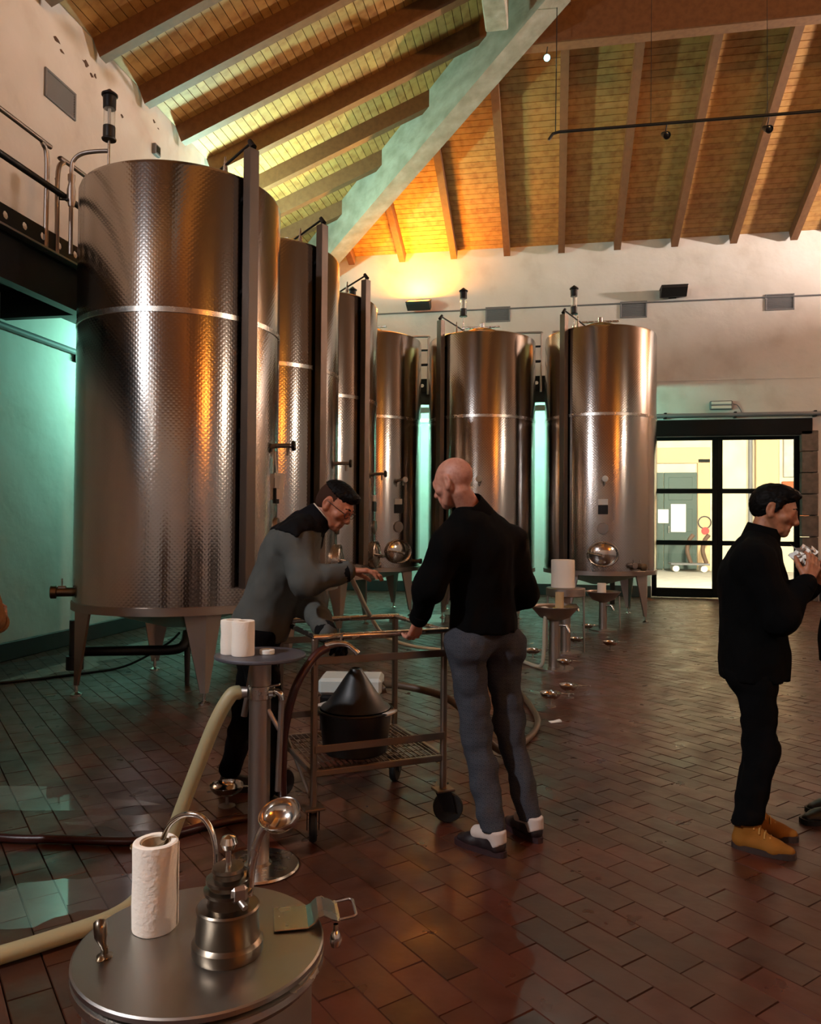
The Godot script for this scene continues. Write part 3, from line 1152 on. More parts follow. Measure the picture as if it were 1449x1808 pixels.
	g.tube([Vector3(0.02, 0, r - 0.01), Vector3(0.02, 0, r + 0.14)], 0.022, 10)
	g.tube([Vector3(0.02, 0.0, r + 0.1), Vector3(0.02, -0.09, r + 0.1)], 0.014, 8)
	var tap := put("sampling_tap", g, M.steel_dull, t)
	g = Geo.new()
	g.xf = Transform3D(hb * Basis(Vector3.RIGHT, PI / 2), hb * Vector3(0.02, 2.23, r + 0.14))
	g.lathe([Vector2(0, 0), Vector2(0.045, 0.0), Vector2(0.05, 0.012), Vector2(0.045, 0.03), Vector2(0, 0.032)], 16)
	put("tap_wheel", g, M.white_plastic if front_deg < 60.0 else M.black_plastic, tap)
	g = Geo.new()
	ring_box(g, r, fr, 1.88, Vector3(0.15, 0.09, 0.012), 0.003, 0.004)
	put("label_plate", g, M.white_plastic, t)
	g = Geo.new()
	ring_box(g, r, fr, 1.76, Vector3(0.15, 0.14, 0.02), 0.004, 0.006)
	put("thermometer_plate", g, M.black_plastic, t)
	g = Geo.new()
	g.xf = Transform3D(hb * Basis(Vector3.RIGHT, PI / 2), hb * Vector3(0, 1.47, r))
	g.lathe([Vector2(0, 0.025), Vector2(0.085, 0.025), Vector2(0.09, 0.015), Vector2(0.09, -0.02)], 24)
	put("round_plate", g, M.steel_dull, t)
	var ob := Basis(Vector3.UP, fr + 0.5)
	g = Geo.new()
	g.xf = Transform3D(ob * Basis(Vector3.RIGHT, PI / 2), ob * Vector3(0, 0.90, r - 0.02))
	g.lathe([Vector2(0.03, 0), Vector2(0.03, 0.1), Vector2(0.045, 0.105), Vector2(0.045, 0.135), Vector2(0, 0.135)], 18)
	put("outlet", g, M.steel_dull, t)
	if tap_deg < 900.0:
		var tb := Basis(Vector3.UP, deg_to_rad(tap_deg))
		g = Geo.new()
		g.xf = Transform3D(tb * Basis(Vector3.RIGHT, PI / 2), tb * Vector3(0, 0.88, r - 0.02))
		g.lathe([Vector2(0.05, 0), Vector2(0.042, 0.03), Vector2(0.042, 0.15), Vector2(0.058, 0.155), Vector2(0.058, 0.20), Vector2(0.05, 0.205), Vector2(0, 0.205)], 20)
		var dv := put("drain_tap", g, M.brass, t)
		g = Geo.new()
		g.xf = Transform3D(tb, tb * Vector3(0, 0.88, r + 0.09))
		g.tube([Vector3(0, 0.03, 0), Vector3(0, 0.12, 0.0)], 0.008, 8)
		g.box(Vector3(0, 0.03, 0), Vector3(0.05, 0.05, 0.08), 0.01)
		put("tap_key", g, M.steel, dv)


# ---------------------------------------------------------------- catwalks and wall fittings

func holed_board(g: Geo, length: float, height: float, pitch: float, r: float, thick: float) -> void:
	# an upright strip along x with a row of round holes, centred on the origin
	var n := int(length / pitch)
	var h := height / 2.0
	for i in n:
		var cx := -length / 2 + pitch * (i + 0.5)
		var sq := []
		var oc := []
		for k in 8:
			var a := TAU * k / 8.0
			var d := Vector2(cos(a), sin(a))
			var m := maxf(absf(d.x) / (pitch / 2), absf(d.y) / h)
			sq.append(Vector2(cx, 0) + d / m)
			oc.append(Vector2(cx, 0) + d * r)
		var corners := {1: Vector2(1, 1), 3: Vector2(-1, 1), 5: Vector2(-1, -1), 7: Vector2(1, -1)}
		for k in corners:
			sq[k] = Vector2(cx + corners[k].x * pitch / 2, corners[k].y * h)
		for k in 8:
			var j := (k + 1) % 8
			for s in [-1.0, 1.0]:
				var z: float = s * thick / 2
				g.flat([Vector3(sq[k].x, sq[k].y, z), Vector3(sq[j].x, sq[j].y, z), Vector3(oc[j].x, oc[j].y, z), Vector3(oc[k].x, oc[k].y, z)], Vector3(0, 0, s))
			g.flat([Vector3(oc[k].x, oc[k].y, -thick / 2), Vector3(oc[j].x, oc[j].y, -thick / 2), Vector3(oc[j].x, oc[j].y, thick / 2), Vector3(oc[k].x, oc[k].y, thick / 2)], Vector3(cx - oc[k].x, -oc[k].y, 0))
	for s in [-1.0, 1.0]:
		g.flat([Vector3(-length / 2, h * s, -thick / 2), Vector3(length / 2, h * s, -thick / 2), Vector3(length / 2, h * s, thick / 2), Vector3(-length / 2, h * s, thick / 2)], Vector3(0, s, 0))


func catwalks() -> void:
	# left: along the wall, its edge 25 cm from the tanks
	var t := thing("catwalk", "steel catwalk along the left wall with tube railings and a toe board full of holes", "walkway", Vector3(-4.55, 4.0, 0))
	var g := Geo.new()
	g.box(Vector3(-0.63, -0.03, -6.4), Vector3(1.20, 0.06, 17.6), 0.0)
	put("deck", g, M.dark_metal, t)
	g = Geo.new()
	g.xf = Transform3D(Basis(Vector3.UP, PI / 2), Vector3(0, 0.09, -6.4))
	holed_board(g, 17.52, 0.17, 0.24, 0.035, 0.008)
	put("toe_board", g, M.dark_metal, t)
	g = Geo.new()
	g.box(Vector3(0.01, -0.025, -6.4), Vector3(0.10, 0.02, 17.6), 0.002)
	put("edge_flange", g, M.steel_dull, t)
	g = Geo.new()
	g.box(Vector3(-0.04, -0.24, -6.4), Vector3(0.012, 0.40, 17.6), 0.0)
	g.box(Vector3(-0.06, -0.44, -6.4), Vector3(0.12, 0.016, 17.6), 0.0)
	put("edge_beam", g, M.black_iron, t)
	for k in 8:
		g = Geo.new()
		g.box(Vector3(-0.63, -0.20, 1.6 - 2.2 * k), Vector3(1.2, 0.28, 0.09), 0.004)
		put("bracket", g, M.black_iron, t)
	# first run of railing: ends in a bend down at the gate
	g = Geo.new()
	g.tube(curve([Vector3(0, 0.95, 2.0), Vector3(0, 0.95, -3), Vector3(0, 0.95, -6.0), Vector3(0, 0.93, -6.13), Vector3(0, 0.82, -6.2), Vector3(0, 0.3, -6.2), Vector3(0, -0.04, -6.2)], 4), 0.022, 10)
	put("hand_rail", g, M.steel_dull, t)
	g = Geo.new()
	g.tube(curve([Vector3(0, -0.04, -6.36), Vector3(0, 0.3, -6.36), Vector3(0, 0.76, -6.36), Vector3(0, 0.89, -6.44), Vector3(0, 0.92, -6.6), Vector3(0, 0.92, -9), Vector3(0, 0.92, -14.1)], 4), 0.022, 10)
	put("hand_rail", g, M.steel_dull, t)
	for z in [-4.0, -1.8, 0.4, -8.2, -10.2, -12.2]:
		g = Geo.new()
		g.tube([Vector3(0, -0.04, z), Vector3(0, 0.93, z)], 0.02, 10)
		put("post", g, M.steel_dull, t)
	g = Geo.new()
	g.tube([Vector3(0.03, 0.56, 2.0), Vector3(0.03, 0.56, -14.1)], 0.03, 10)
	put("middle_rail", g, M.black_iron, t, "thick black middle rail")
	# pipe with a lever valve that feeds the breather of the nearest tank
	var vp := thing("valve_pipe", "bent pipe with a lever valve between the catwalk railing and the nearest tank top", "pipe", Vector3(-4.45, 4.01, -6.42))
	g = Geo.new()
	g.tube(curve([Vector3(0, 0.0, 0), Vector3(0, 0.4, 0), Vector3(0, 0.80, 0), Vector3(0.03, 0.90, 0), Vector3(0.10, 0.955, -0.02), Vector3(0.22, 0.98, -0.05), Vector3(0.32, 0.99, -0.08)], 5), 0.02, 10)
	put("pipe", g, M.steel_dull, vp)
	g = Geo.new()
	g.tube([Vector3(0, 0.45, 0), Vector3(0, 0.52, 0), Vector3(0, 0.60, 0), Vector3(0, 0.67, 0), Vector3(0, 0.70, 0), Vector3(0, 0.75, 0)], [0.026, 0.04, 0.04, 0.026, 0.034, 0.034], 12)
	var vb := put("valve_body", g, M.steel_dull, vp)
	g = Geo.new()
	g.tube([Vector3(0, 0.50, 0.04), Vector3(-0.08, 0.50, 0.06), Vector3(-0.12, 0.70, 0.06)], 0.012, 8)
	put("lever", g, M.black_iron, vb)
	# back: behind the three rear tanks
	t = thing("catwalk", "steel catwalk behind the rear tanks, its railing showing between them", "walkway", Vector3(0, 4.05, -14.4))
	g = Geo.new()
	g.box(Vector3(-1.62, -0.03, -0.55), Vector3(5.7, 0.06, 1.0), 0.0)
	put("deck", g, M.dark_metal, t)
	g = Geo.new()
	g.xf = Transform3D(Basis(), Vector3(-1.62, 0.12, 0))
	holed_board(g, 5.76, 0.26, 0.24, 0.035, 0.008)
	put("toe_board", g, M.dark_metal, t)
	g = Geo.new()
	g.box(Vector3(-1.62, -0.13, -0.04), Vector3(5.7, 0.22, 0.012), 0.0)
	put("edge_beam", g, M.black_iron, t)
	for x in [-4.3, -2.0, 0.3, 1.15]:
		g = Geo.new()
		g.box(Vector3(x, -2.05, -0.9), Vector3(0.09, 4.0, 0.09), 0.006)
		put("column", g, M.black_iron, t)
	for run in [[-4.4, -2.35], [-2.1, -0.22], [0.0, 1.15]]:
		g = Geo.new()
		var a: float = run[0]
		var b: float = run[1]
		g.tube(curve([Vector3(a, -0.05, 0), Vector3(a, 0.5, 0), Vector3(a, 1.0, 0), Vector3(a + 0.06, 1.06, 0), Vector3((a + b) / 2, 1.06, 0), Vector3(b - 0.06, 1.06, 0), Vector3(b, 1.0, 0), Vector3(b, 0.5, 0), Vector3(b, -0.05, 0)], 4), 0.02, 10)
		put("hand_rail", g, M.steel_dull, t)
		for y in [0.52, 0.80]:
			g = Geo.new()
			g.tube([Vector3(a, y, 0), Vector3(b, y, 0)], 0.02 if y > 0.6 else 0.026, 8)
			put("middle_rail", g, M.dark_metal, t)


func wall_grille(at: Vector3, turn: float, w: float, h: float, label: String, group := "") -> void:
	var t := thing("vent_grille", label, "vent", at, turn, group)
	var g := Geo.new()
	for s in [-1.0, 1.0]:
		g.box(Vector3(s * (w / 2 - 0.015), 0, 0.012), Vector3(0.03, h, 0.024), 0.004)
		g.box(Vector3(0, s * (h / 2 - 0.015), 0.012), Vector3(w - 0.06, 0.03, 0.024), 0.004)
	put("frame", g, M.grille, t)
	var n := int(h / 0.035)
	for k in n:
		g = Geo.new()
		g.box(Vector3(0, -h / 2 + 0.03 + (h - 0.06) * (k + 0.5) / n, 0.010), Vector3(w - 0.06, 0.026, 0.004), 0.0, Basis(Vector3.RIGHT, 0.6))
		put("slat", g, M.grille, t)
	g = Geo.new()
	g.box(Vector3(0, 0, 0.001), Vector3(w - 0.04, h - 0.04, 0.002))
	put("backing", g, M.grille, t)


func wall_fittings() -> void:
	wall_grille(Vector3(X0, 6.60, -8.12), PI / 2, 0.58, 0.34, "grey vent grille high on the left wall above the catwalk railing")
	wall_grille(Vector3(-1.21, 6.20, Z0), 0.0, 0.55, 0.34, "grey vent grille on the back wall above the middle tank", "back wall vents")
	wall_grille(Vector3(1.70, 6.18, Z0), 0.0, 0.56, 0.36, "grey vent grille on the back wall above the rightmost tank", "back wall vents")
	wall_grille(Vector3(4.64, 6.21, Z0), 0.0, 0.57, 0.34, "grey vent grille on the back wall above the glazed door", "back wall vents")
	wall_grille(Vector3(-4.02, 5.55, Z0), 0.0, 0.55, 0.34, "grey vent grille on the back wall just over the corner tank", "back wall vents")
	var t := thing("wall_socket", "small grey box on the left wall right of the nearest breather valve", "junction box", Vector3(X0, 7.0, -10.32), PI / 2)
	var g := Geo.new()
	g.box(Vector3(0, 0, 0.03), Vector3(0.16, 0.16, 0.06), 0.01)
	put("box", g, M.grille, t)
	g = Geo.new()
	g.box(Vector3(0, 0, 0.064), Vector3(0.10, 0.10, 0.008), 0.003)
	put("cover", g, M.dark_metal, t)
	# conduit of the floodlights
	g = Geo.new()
	g.tube([Vector3(-5.7, 6.32, Z0 + 0.02), Vector3(9.4, 6.32, Z0 + 0.02)], 0.016, 8)
	tag(put("conduit", g, M.grille), "thin grey cable conduit running level along the back wall under the floodlights", "conduit")
	t = thing("wall_pipe", "grey pipe running level along the left wall below the catwalk", "pipe", Vector3(X0 + 0.07, 3.58, 0))
	g = Geo.new()
	g.tube([Vector3(0, 0, 2), Vector3(0, 0, -16.5)], 0.035, 10)
	put("pipe", g, M.grille, t)
	for k in 8:
		g = Geo.new()
		g.box(Vector3(-0.02, -0.04, -1.0 - 2.1 * k + 0.9), Vector3(0.10, 0.14, 0.08), 0.01)
		put("clip", g, M.dark_metal, t)
	# emergency light over the door with its cable
	t = thing("emergency_light", "flat white emergency light with a loose cable above the glazed door", "wall lamp", Vector3(3.48, 4.07, Z0 + 0.004))
	g = Geo.new()
	g.box(Vector3(0, 0.0, 0.035), Vector3(0.46, 0.19, 0.07), 0.02)
	put("housing", g, M.grille, t)
	for s in [-1.0, 1.0]:
		g = Geo.new()
		g.box(Vector3(0, 0.045 * s, 0.074), Vector3(0.40, 0.06, 0.02), 0.008)
		put("diffuser", g, M.white_plastic, t)
	g = Geo.new()
	g.tube(curve([Vector3(0.22, 0.03, 0.03), Vector3(0.32, 0.0, 0.03), Vector3(0.40, -0.12, 0.02), Vector3(0.42, -0.22, 0.02)]), 0.01, 6)
	put("cable", g, M.grille, t)


func track_rail() -> void:
	# black lamp rail hung under the rear slope
	var t := thing("track_rail", "thin black lamp rail hanging under the rear roof slope", "lamp rail", Vector3.ZERO)
	var g := Geo.new()
	var a := Vector3(0.02, 7.20, -11.2)
	var b := Vector3(5.6, 7.20, -11.2)
	g.tube([a + Vector3(-0.10, -0.09, 0), a + Vector3(-0.04, 0.0, 0), a + Vector3(0.05, 0.02, 0), b], 0.022, 8)
	put("rail", g, M.black_iron, t)
	for x in [0.02, 1.35, 2.9]:
		g = Geo.new()
		g.tube([Vector3(x, 7.2, -11.2), Vector3(x + 0.02, 9.9, -11.3)], 0.008 if x < 0.1 else 0.004, 6)
		put("hanger", g, M.black_iron, t)
	for k in 3:
		var p: Vector3 = [Vector3(-0.12, 8.42, -11.35), Vector3(1.55, 7.05, -11.2), Vector3(2.9, 7.02, -11.2)][k]
		var s := thing("spot_lamp", ["small black spot lamp with a bright lens hanging beside the lamp rail cord", "small unlit spot lamp under the middle of the lamp rail", "small unlit black spot lamp under the right part of the lamp rail"][k], "spot lamp", p, 0.0, "spot lamps")
		g = Geo.new()
		g.xf = Transform3D(look_basis(Vector3(0.25, -0.55, 0.8)), Vector3.ZERO)
		g.lathe([Vector2(0, -0.10), Vector2(0.03, -0.10), Vector2(0.045, -0.02), Vector2(0.055, 0.06), Vector2(0.05, 0.06), Vector2(0.035, 0.0)], 16)
		put("housing", g, M.black_iron, s)
		g = Geo.new()
		g.xf = Transform3D(look_basis(Vector3(0.25, -0.55, 0.8)), Vector3.ZERO)
		g.lathe([Vector2(0.048, 0.045), Vector2(0.03, 0.055), Vector2(0, 0.058)], 16)
		var m := std(Color(0.85, 0.9, 0.9) if k == 0 else Color(0.12, 0.12, 0.12), 0.2)
		if k == 0:
			m.emission_enabled = true
			m.emission = Color(0.75, 1.0, 0.95)
			m.emission_energy_multiplier = 3.0
			var l := SpotLight3D.new()
			l.name = "spot_light"
			l.light_color = Color(0.75, 1.0, 0.95)
			l.light_energy = 3.0
			l.spot_range = 30.0
			l.spot_attenuation = 2.0
			l.spot_angle = 35.0
			l.light_size = 0.05
			l.shadow_enabled = true
			s.add_child(l)
			l.position = Vector3(0.25, -0.55, 0.8).normalized() * 0.075
			l.basis = Basis.looking_at(Vector3(0.25, -0.55, 0.8))
		put("lens", g, m, s)
		g = Geo.new()
		g.tube([Vector3(0, 0.03, 0), Vector3(0.02, 0.16, 0.0)], 0.008, 6)
		put("stem", g, M.black_iron, s)


# ---------------------------------------------------------------- foreground drum, tasting column, cart, stands, hoses

func paper_roll(at: Vector3, r: float, h: float, label: String, group := "paper rolls", bore := 0.55) -> Node3D:
	var t := thing("paper_roll", label, "paper roll", at, rng.randf_range(0, TAU), group)
	var g := Geo.new()
	# slightly crushed outline, loose edge of the sheet
	var prof := [Vector2(r * bore, 0.004), Vector2(r * 0.97, 0.0), Vector2(r, 0.004), Vector2(r * 1.0, h * 0.3), Vector2(r * 0.985, h * 0.6), Vector2(r * 1.005, h - 0.012), Vector2(r * 0.985, h - 0.002), Vector2(r * 0.9, h), Vector2(r * bore * 1.06, h - 0.001), Vector2(r * bore, h - 0.006), Vector2(r * bore, 0.004)]
	g.lathe(prof, 40)
	for i in g.v.size():
		var p := g.v[i]
		var a := atan2(p.x, p.z)
		var k := 1.0 + 0.018 * sin(3.0 * a + 9.0 * p.y / h) + 0.012 * sin(7.0 * a + 1.0)
		g.v[i] = Vector3(p.x * k, p.y, p.z * k)
	put("paper", g, M.paper_roll, t)
	g = Geo.new()
	g.lathe([Vector2(r * bore * 0.97, 0.003), Vector2(r * bore * 0.97, h - 0.004), Vector2(r * bore * 0.9, h - 0.004), Vector2(r * bore * 0.9, 0.003)], 28)
	put("core", g, M.card, t)
	g = Geo.new()
	g.box(Vector3(0, h * 0.5, r + 0.0015), Vector3(r * 0.25, h - 0.01, 0.001), 0.0, Basis(Vector3.UP, 0.05))
	put("loose_sheet", g, M.paper_roll, t)
	return t


func bowl_prof(r: float, d: float, th: float) -> Array:
	var o := []
	for k in 9:
		var a := PI / 2 * k / 8.0
		o.append(Vector2(r * sin(a), -d * cos(a)))
	o.append(Vector2(r + th * 1.2, 0.001))
	o.append(Vector2(r + th * 1.2, -th))
	for k in range(8, -1, -1):
		var a := PI / 2 * k / 8.0
		o.append(Vector2((r + th * 0.6) * sin(a), -(d + th) * cos(a) - 0.0005))
	return o


func drum() -> void:
	var t := thing("steel_drum", "round stainless drum in the foreground, its lid carrying a fitting with two arms", "drum", Vector3(-0.64, 0, -1.348))
	var g := Geo.new()
	g.lathe([Vector2(0.0, 0.0), Vector2(0.19, 0.0), Vector2(0.205, 0.02), Vector2(0.205, 0.17), Vector2(0.211, 0.18), Vector2(0.211, 0.20), Vector2(0.205, 0.21), Vector2(0.205, 0.46), Vector2(0.211, 0.47), Vector2(0.211, 0.49), Vector2(0.205, 0.50), Vector2(0.205, 0.675), Vector2(0.213, 0.685)], 64)
	put("body", g, M.steel_dull, t)
	g = Geo.new()
	g.lathe([Vector2(0.200, 0.675), Vector2(0.222, 0.678), Vector2(0.228, 0.688), Vector2(0.226, 0.698), Vector2(0.214, 0.704), Vector2(0.200, 0.704)], 64)
	put("rolled_rim", g, M.steel, t)
	g = Geo.new()
	g.lathe([Vector2(0.0, 0.706), Vector2(0.222, 0.706), Vector2(0.2265, 0.709), Vector2(0.2265, 0.717), Vector2(0.223, 0.7195), Vector2(0.19, 0.7195), Vector2(0.0, 0.722)], 72)
	var lid := put("lid", g, M.lid_steel, t, "flat stainless lid with smears and a dull sheen")
	# central fitting
	var c := Vector3(0.062, 0.72, 0.024)
	g = Geo.new()
	g.xf = Transform3D(Basis(), c)
	g.lathe([Vector2(0.062, 0.0), Vector2(0.064, 0.005), Vector2(0.064, 0.022), Vector2(0.060, 0.027), Vector2(0.058, 0.029), Vector2(0.055, 0.074), Vector2(0.057, 0.078), Vector2(0.057, 0.083), Vector2(0.054, 0.086), Vector2(0.038, 0.088), Vector2(0.036, 0.106), Vector2(0.044, 0.110), Vector2(0.044, 0.116), Vector2(0.034, 0.119), Vector2(0.032, 0.126), Vector2(0.040, 0.129), Vector2(0.040, 0.135), Vector2(0.028, 0.138), Vector2(0.026, 0.146), Vector2(0.030, 0.149), Vector2(0.028, 0.155), Vector2(0.0, 0.157)], 40)
	var fit := put("fitting", g, M.bronze_dark, t, "dull dark metal fitting with stacked flanges")
	g = Geo.new()
	g.xf = Transform3D(Basis(), c + Vector3(0, 0.155, 0))
	g.lathe([Vector2(0.006, 0.0), Vector2(0.005, 0.028), Vector2(0.012, 0.032), Vector2(0.0165, 0.042), Vector2(0.012, 0.053), Vector2(0.0, 0.057)], 18)
	put("knob", g, M.polished, fit)
	g = Geo.new()
	g.box(c + Vector3(0.03, 0.118, 0.022), Vector3(0.03, 0.03, 0.02), 0.006, Basis(Vector3.UP, 0.6))
	g.tube([c + Vector3(0.025, 0.11, 0.02), c + Vector3(0.048, 0.10, 0.035)], 0.006, 8)
	put("wing_nut", g, M.steel_dull, fit)
	# curved arms: left arcs over behind the paper roll, right ends in a bowl
	g = Geo.new()
	var la := curve([c + Vector3(-0.040, 0.03, -0.03), c + Vector3(-0.040, 0.12, -0.035), c + Vector3(-0.046, 0.18, -0.04), c + Vector3(-0.070, 0.218, -0.045), c + Vector3(-0.108, 0.222, -0.05), c + Vector3(-0.145, 0.20, -0.06), c + Vector3(-0.165, 0.165, -0.065)], 6)
	g.tube(la, 0.0055, 10)
	var arm_l := put("arm", g, M.polished, t)
	g = Geo.new()
	g.xf = Transform3D(look_basis(Vector3(-0.2, 1, 0.1)), c + Vector3(-0.195, 0.155, -0.07))
	g.lathe(bowl_prof(0.036, 0.026, 0.0015), 32)
	put("bowl", g, M.polished, arm_l)
	g = Geo.new()
	g.tube(curve([c + Vector3(0.036, 0.10, -0.01), c + Vector3(0.040, 0.15, -0.012), c + Vector3(0.050, 0.20, -0.015), c + Vector3(0.066, 0.232, -0.018)], 6), 0.0075, 10)
	var arm_r := put("arm", g, M.steel, t)
	g = Geo.new()
	g.xf = Transform3D(look_basis(Vector3(-0.12, 1, 0.48)), c + Vector3(0.091, 0.252, -0.015))
	g.lathe(bowl_prof(0.0375, 0.030, 0.0014), 40)
	put("bowl", g, M.polished, arm_r, "small polished bowl at the end of the arm")
	# latch plate with a bent strap and an open loop, running over the rim
	var lb := Basis(Vector3.UP, 0.38)
	var lo := Vector3(0.158, 0.7225, -0.112)
	g = Geo.new()
	g.xf = Transform3D(lb, lo)
	g.box(Vector3(-0.022, 0.0015, 0), Vector3(0.066, 0.003, 0.088), 0.0008)
	var pv := [Vector2(0.010, 0.0), Vector2(0.020, 0.006), Vector2(0.030, 0.016), Vector2(0.040, 0.018), Vector2(0.052, 0.012), Vector2(0.066, 0.006), Vector2(0.072, 0.006)]
	for i in pv.size() - 1:
		var a: Vector2 = pv[i]
		var b: Vector2 = pv[i + 1]
		g.hexa([Vector3(a.x, a.y, -0.042), Vector3(b.x, b.y, -0.040), Vector3(b.x, b.y, 0.040), Vector3(a.x, a.y, 0.042), Vector3(a.x, a.y + 0.003, -0.042), Vector3(b.x, b.y + 0.003, -0.040), Vector3(b.x, b.y + 0.003, 0.040), Vector3(a.x, a.y + 0.003, 0.042)])
	var lp := put("latch_plate", g, M.steel, lid)
	g = Geo.new()
	g.xf = Transform3D(lb, lo)
	g.tube([Vector3(0.070, 0.008, -0.036), Vector3(0.098, 0.012, -0.036), Vector3(0.104, 0.012, -0.030), Vector3(0.104, 0.012, 0.030), Vector3(0.098, 0.012, 0.036), Vector3(0.070, 0.008, 0.036)], 0.0028, 8)
	put("latch_loop", g, M.steel_dull, t)
	g = Geo.new()
	g.xf = Transform3D(lb, lo + Vector3(0.075, -0.024, 0.02))
	g.lathe([Vector2(0, -0.016), Vector2(0.009, -0.012), Vector2(0.0125, 0.0), Vector2(0.009, 0.012), Vector2(0.005, 0.018), Vector2(0.005, 0.03)], 16)
	put("latch_knob", g, M.polished, t)
	# small tap on the left of the lid
	g = Geo.new()
	g.xf = Transform3D(Basis(), Vector3(-0.146, 0.72, 0.084))
	g.lathe([Vector2(0.014, 0.0), Vector2(0.014, 0.004), Vector2(0.007, 0.008), Vector2(0.006, 0.018), Vector2(0.0, 0.02)], 16)
	g.tube(curve([Vector3(0, 0.014, 0), Vector3(-0.004, 0.035, 0.004), Vector3(-0.008, 0.052, 0.002), Vector3(-0.012, 0.058, -0.004)]), [0.006, 0.006, 0.006, 0.006, 0.006, 0.007, 0.008, 0.009, 0.010, 0.011, 0.012, 0.012, 0.012, 0.012, 0.012, 0.012, 0.012, 0.012, 0.012, 0.012, 0.012, 0.012, 0.012, 0.012, 0.012], 10)
	put("lid_tap", g, M.bronze_dark, lid)
	g = Geo.new()
	g.xf = Transform3D(Basis(), Vector3(-0.142, 0.727, 0.104))
	g.lathe([Vector2(0, -0.0065), Vector2(0.005, -0.004), Vector2(0.0075, 0.0), Vector2(0.005, 0.004), Vector2(0, 0.0065)], 16)
	put("tap_button", g, M.brass, lid)
	paper_roll(Vector3(-0.75, 0.7215, -1.374), 0.0425, 0.166, "tall white paper roll standing on the drum lid, nearest in the photo", "paper rolls", 0.66)


func tasting_column() -> void:
	var o := Vector3(-1.255, 0, -3.19)
	var t := thing("tasting_column", "steel column table with a round grey top and a hose valve, standing behind the drum", "column table", o)
	var g := Geo.new()
	g.lathe([Vector2(0.0, 0.0), Vector2(0.172, 0.0), Vector2(0.178, 0.006), Vector2(0.172, 0.014), Vector2(0.06, 0.02), Vector2(0.047, 0.03)], 48)
	put("base_plate", g, M.steel, t)
	g = Geo.new()
	g.lathe([Vector2(0.047, 0.015), Vector2(0.047, 0.915)], 32)
	put("post", g, M.steel_dull, t)
	g = Geo.new()
	g.lathe([Vector2(0.0, 0.908), Vector2(0.05, 0.908), Vector2(0.193, 0.914), Vector2(0.198, 0.918), Vector2(0.198, 0.926), Vector2(0.194, 0.930), Vector2(0.0, 0.930)], 56)
	put("table_top", g, M.top_grey, t)
	# hose nozzle to the left, lever tap and drop pipe to the right, on a clamp ring
	g = Geo.new()
	g.lathe([Vector2(0.047, 0.735), Vector2(0.053, 0.738), Vector2(0.053, 0.792), Vector2(0.047, 0.795)], 32)
	var ring := put("clamp_ring", g, M.steel, t)
	g = Geo.new()
	g.tube([Vector3(-0.045, 0.765, 0.02), Vector3(-0.085, 0.762, 0.025)], [0.022, 0.028], 12)
	put("nozzle", g, M.steel_dull, ring)
	g = Geo.new()
	g.tube(curve([Vector3(0.045, 0.765, 0.01), Vector3(0.075, 0.772, 0.01), Vector3(0.097, 0.760, 0.01), Vector3(0.103, 0.735, 0.01)], 5), 0.014, 10)
	g.tube([Vector3(0.05, 0.765, 0.01), Vector3(0.07, 0.768, 0.01)], 0.022, 12)
	var tap := put("lever_tap", g, M.polished, t)
	g = Geo.new()
	g.box(Vector3(0.062, 0.795, 0.012), Vector3(0.07, 0.010, 0.014), 0.003, Basis(Vector3.BACK, 0.25))
	put("lever", g, M.polished, tap)
	g = Geo.new()
	g.tube([Vector3(0.103, 0.735, 0.01), Vector3(0.100, 0.62, 0.01), Vector3(0.088, 0.34, 0.005)], 0.013, 10)
	put("drop_pipe", g, M.steel_dull, t)
	g = Geo.new()
	g.tube([Vector3(0.04, 0.69, 0.01), Vector3(0.098, 0.60, 0.01)], 0.011, 8)
	put("brace", g, M.steel_dull, t)
	g = Geo.new()
	g.tube([Vector3(-0.058, 0.86, -0.05), Vector3(-0.075, 0.75, -0.052), Vector3(-0.095, 0.64, -0.052)], 0.015, 8)
	put("side_pipe", g, M.steel_dull, t)
	paper_roll(o + Vector3(-0.125, 0.931, 0.025), 0.047, 0.148, "small white paper roll at the back left of the column table, half hidden", "paper rolls", 0.45)
	paper_roll(o + Vector3(-0.058, 0.931, 0.055), 0.049, 0.15, "small white paper roll in front on the column table", "paper rolls", 0.45)
	g = Geo.new()
	g.xf = Transform3D(Basis(), o + Vector3(0.03, 0.931, 0.0))
	g.lathe([Vector2(0.014, 0.0), Vector2(0.031, 0.0), Vector2(0.033, 0.003), Vector2(0.033, 0.017), Vector2(0.031, 0.02), Vector2(0.014, 0.02), Vector2(0.014, 0.0)], 28)
	var tr := put("tape_roll", g, M.white_plastic)
	tag(tr, "small pale roll of tape lying on the column table", "tape")


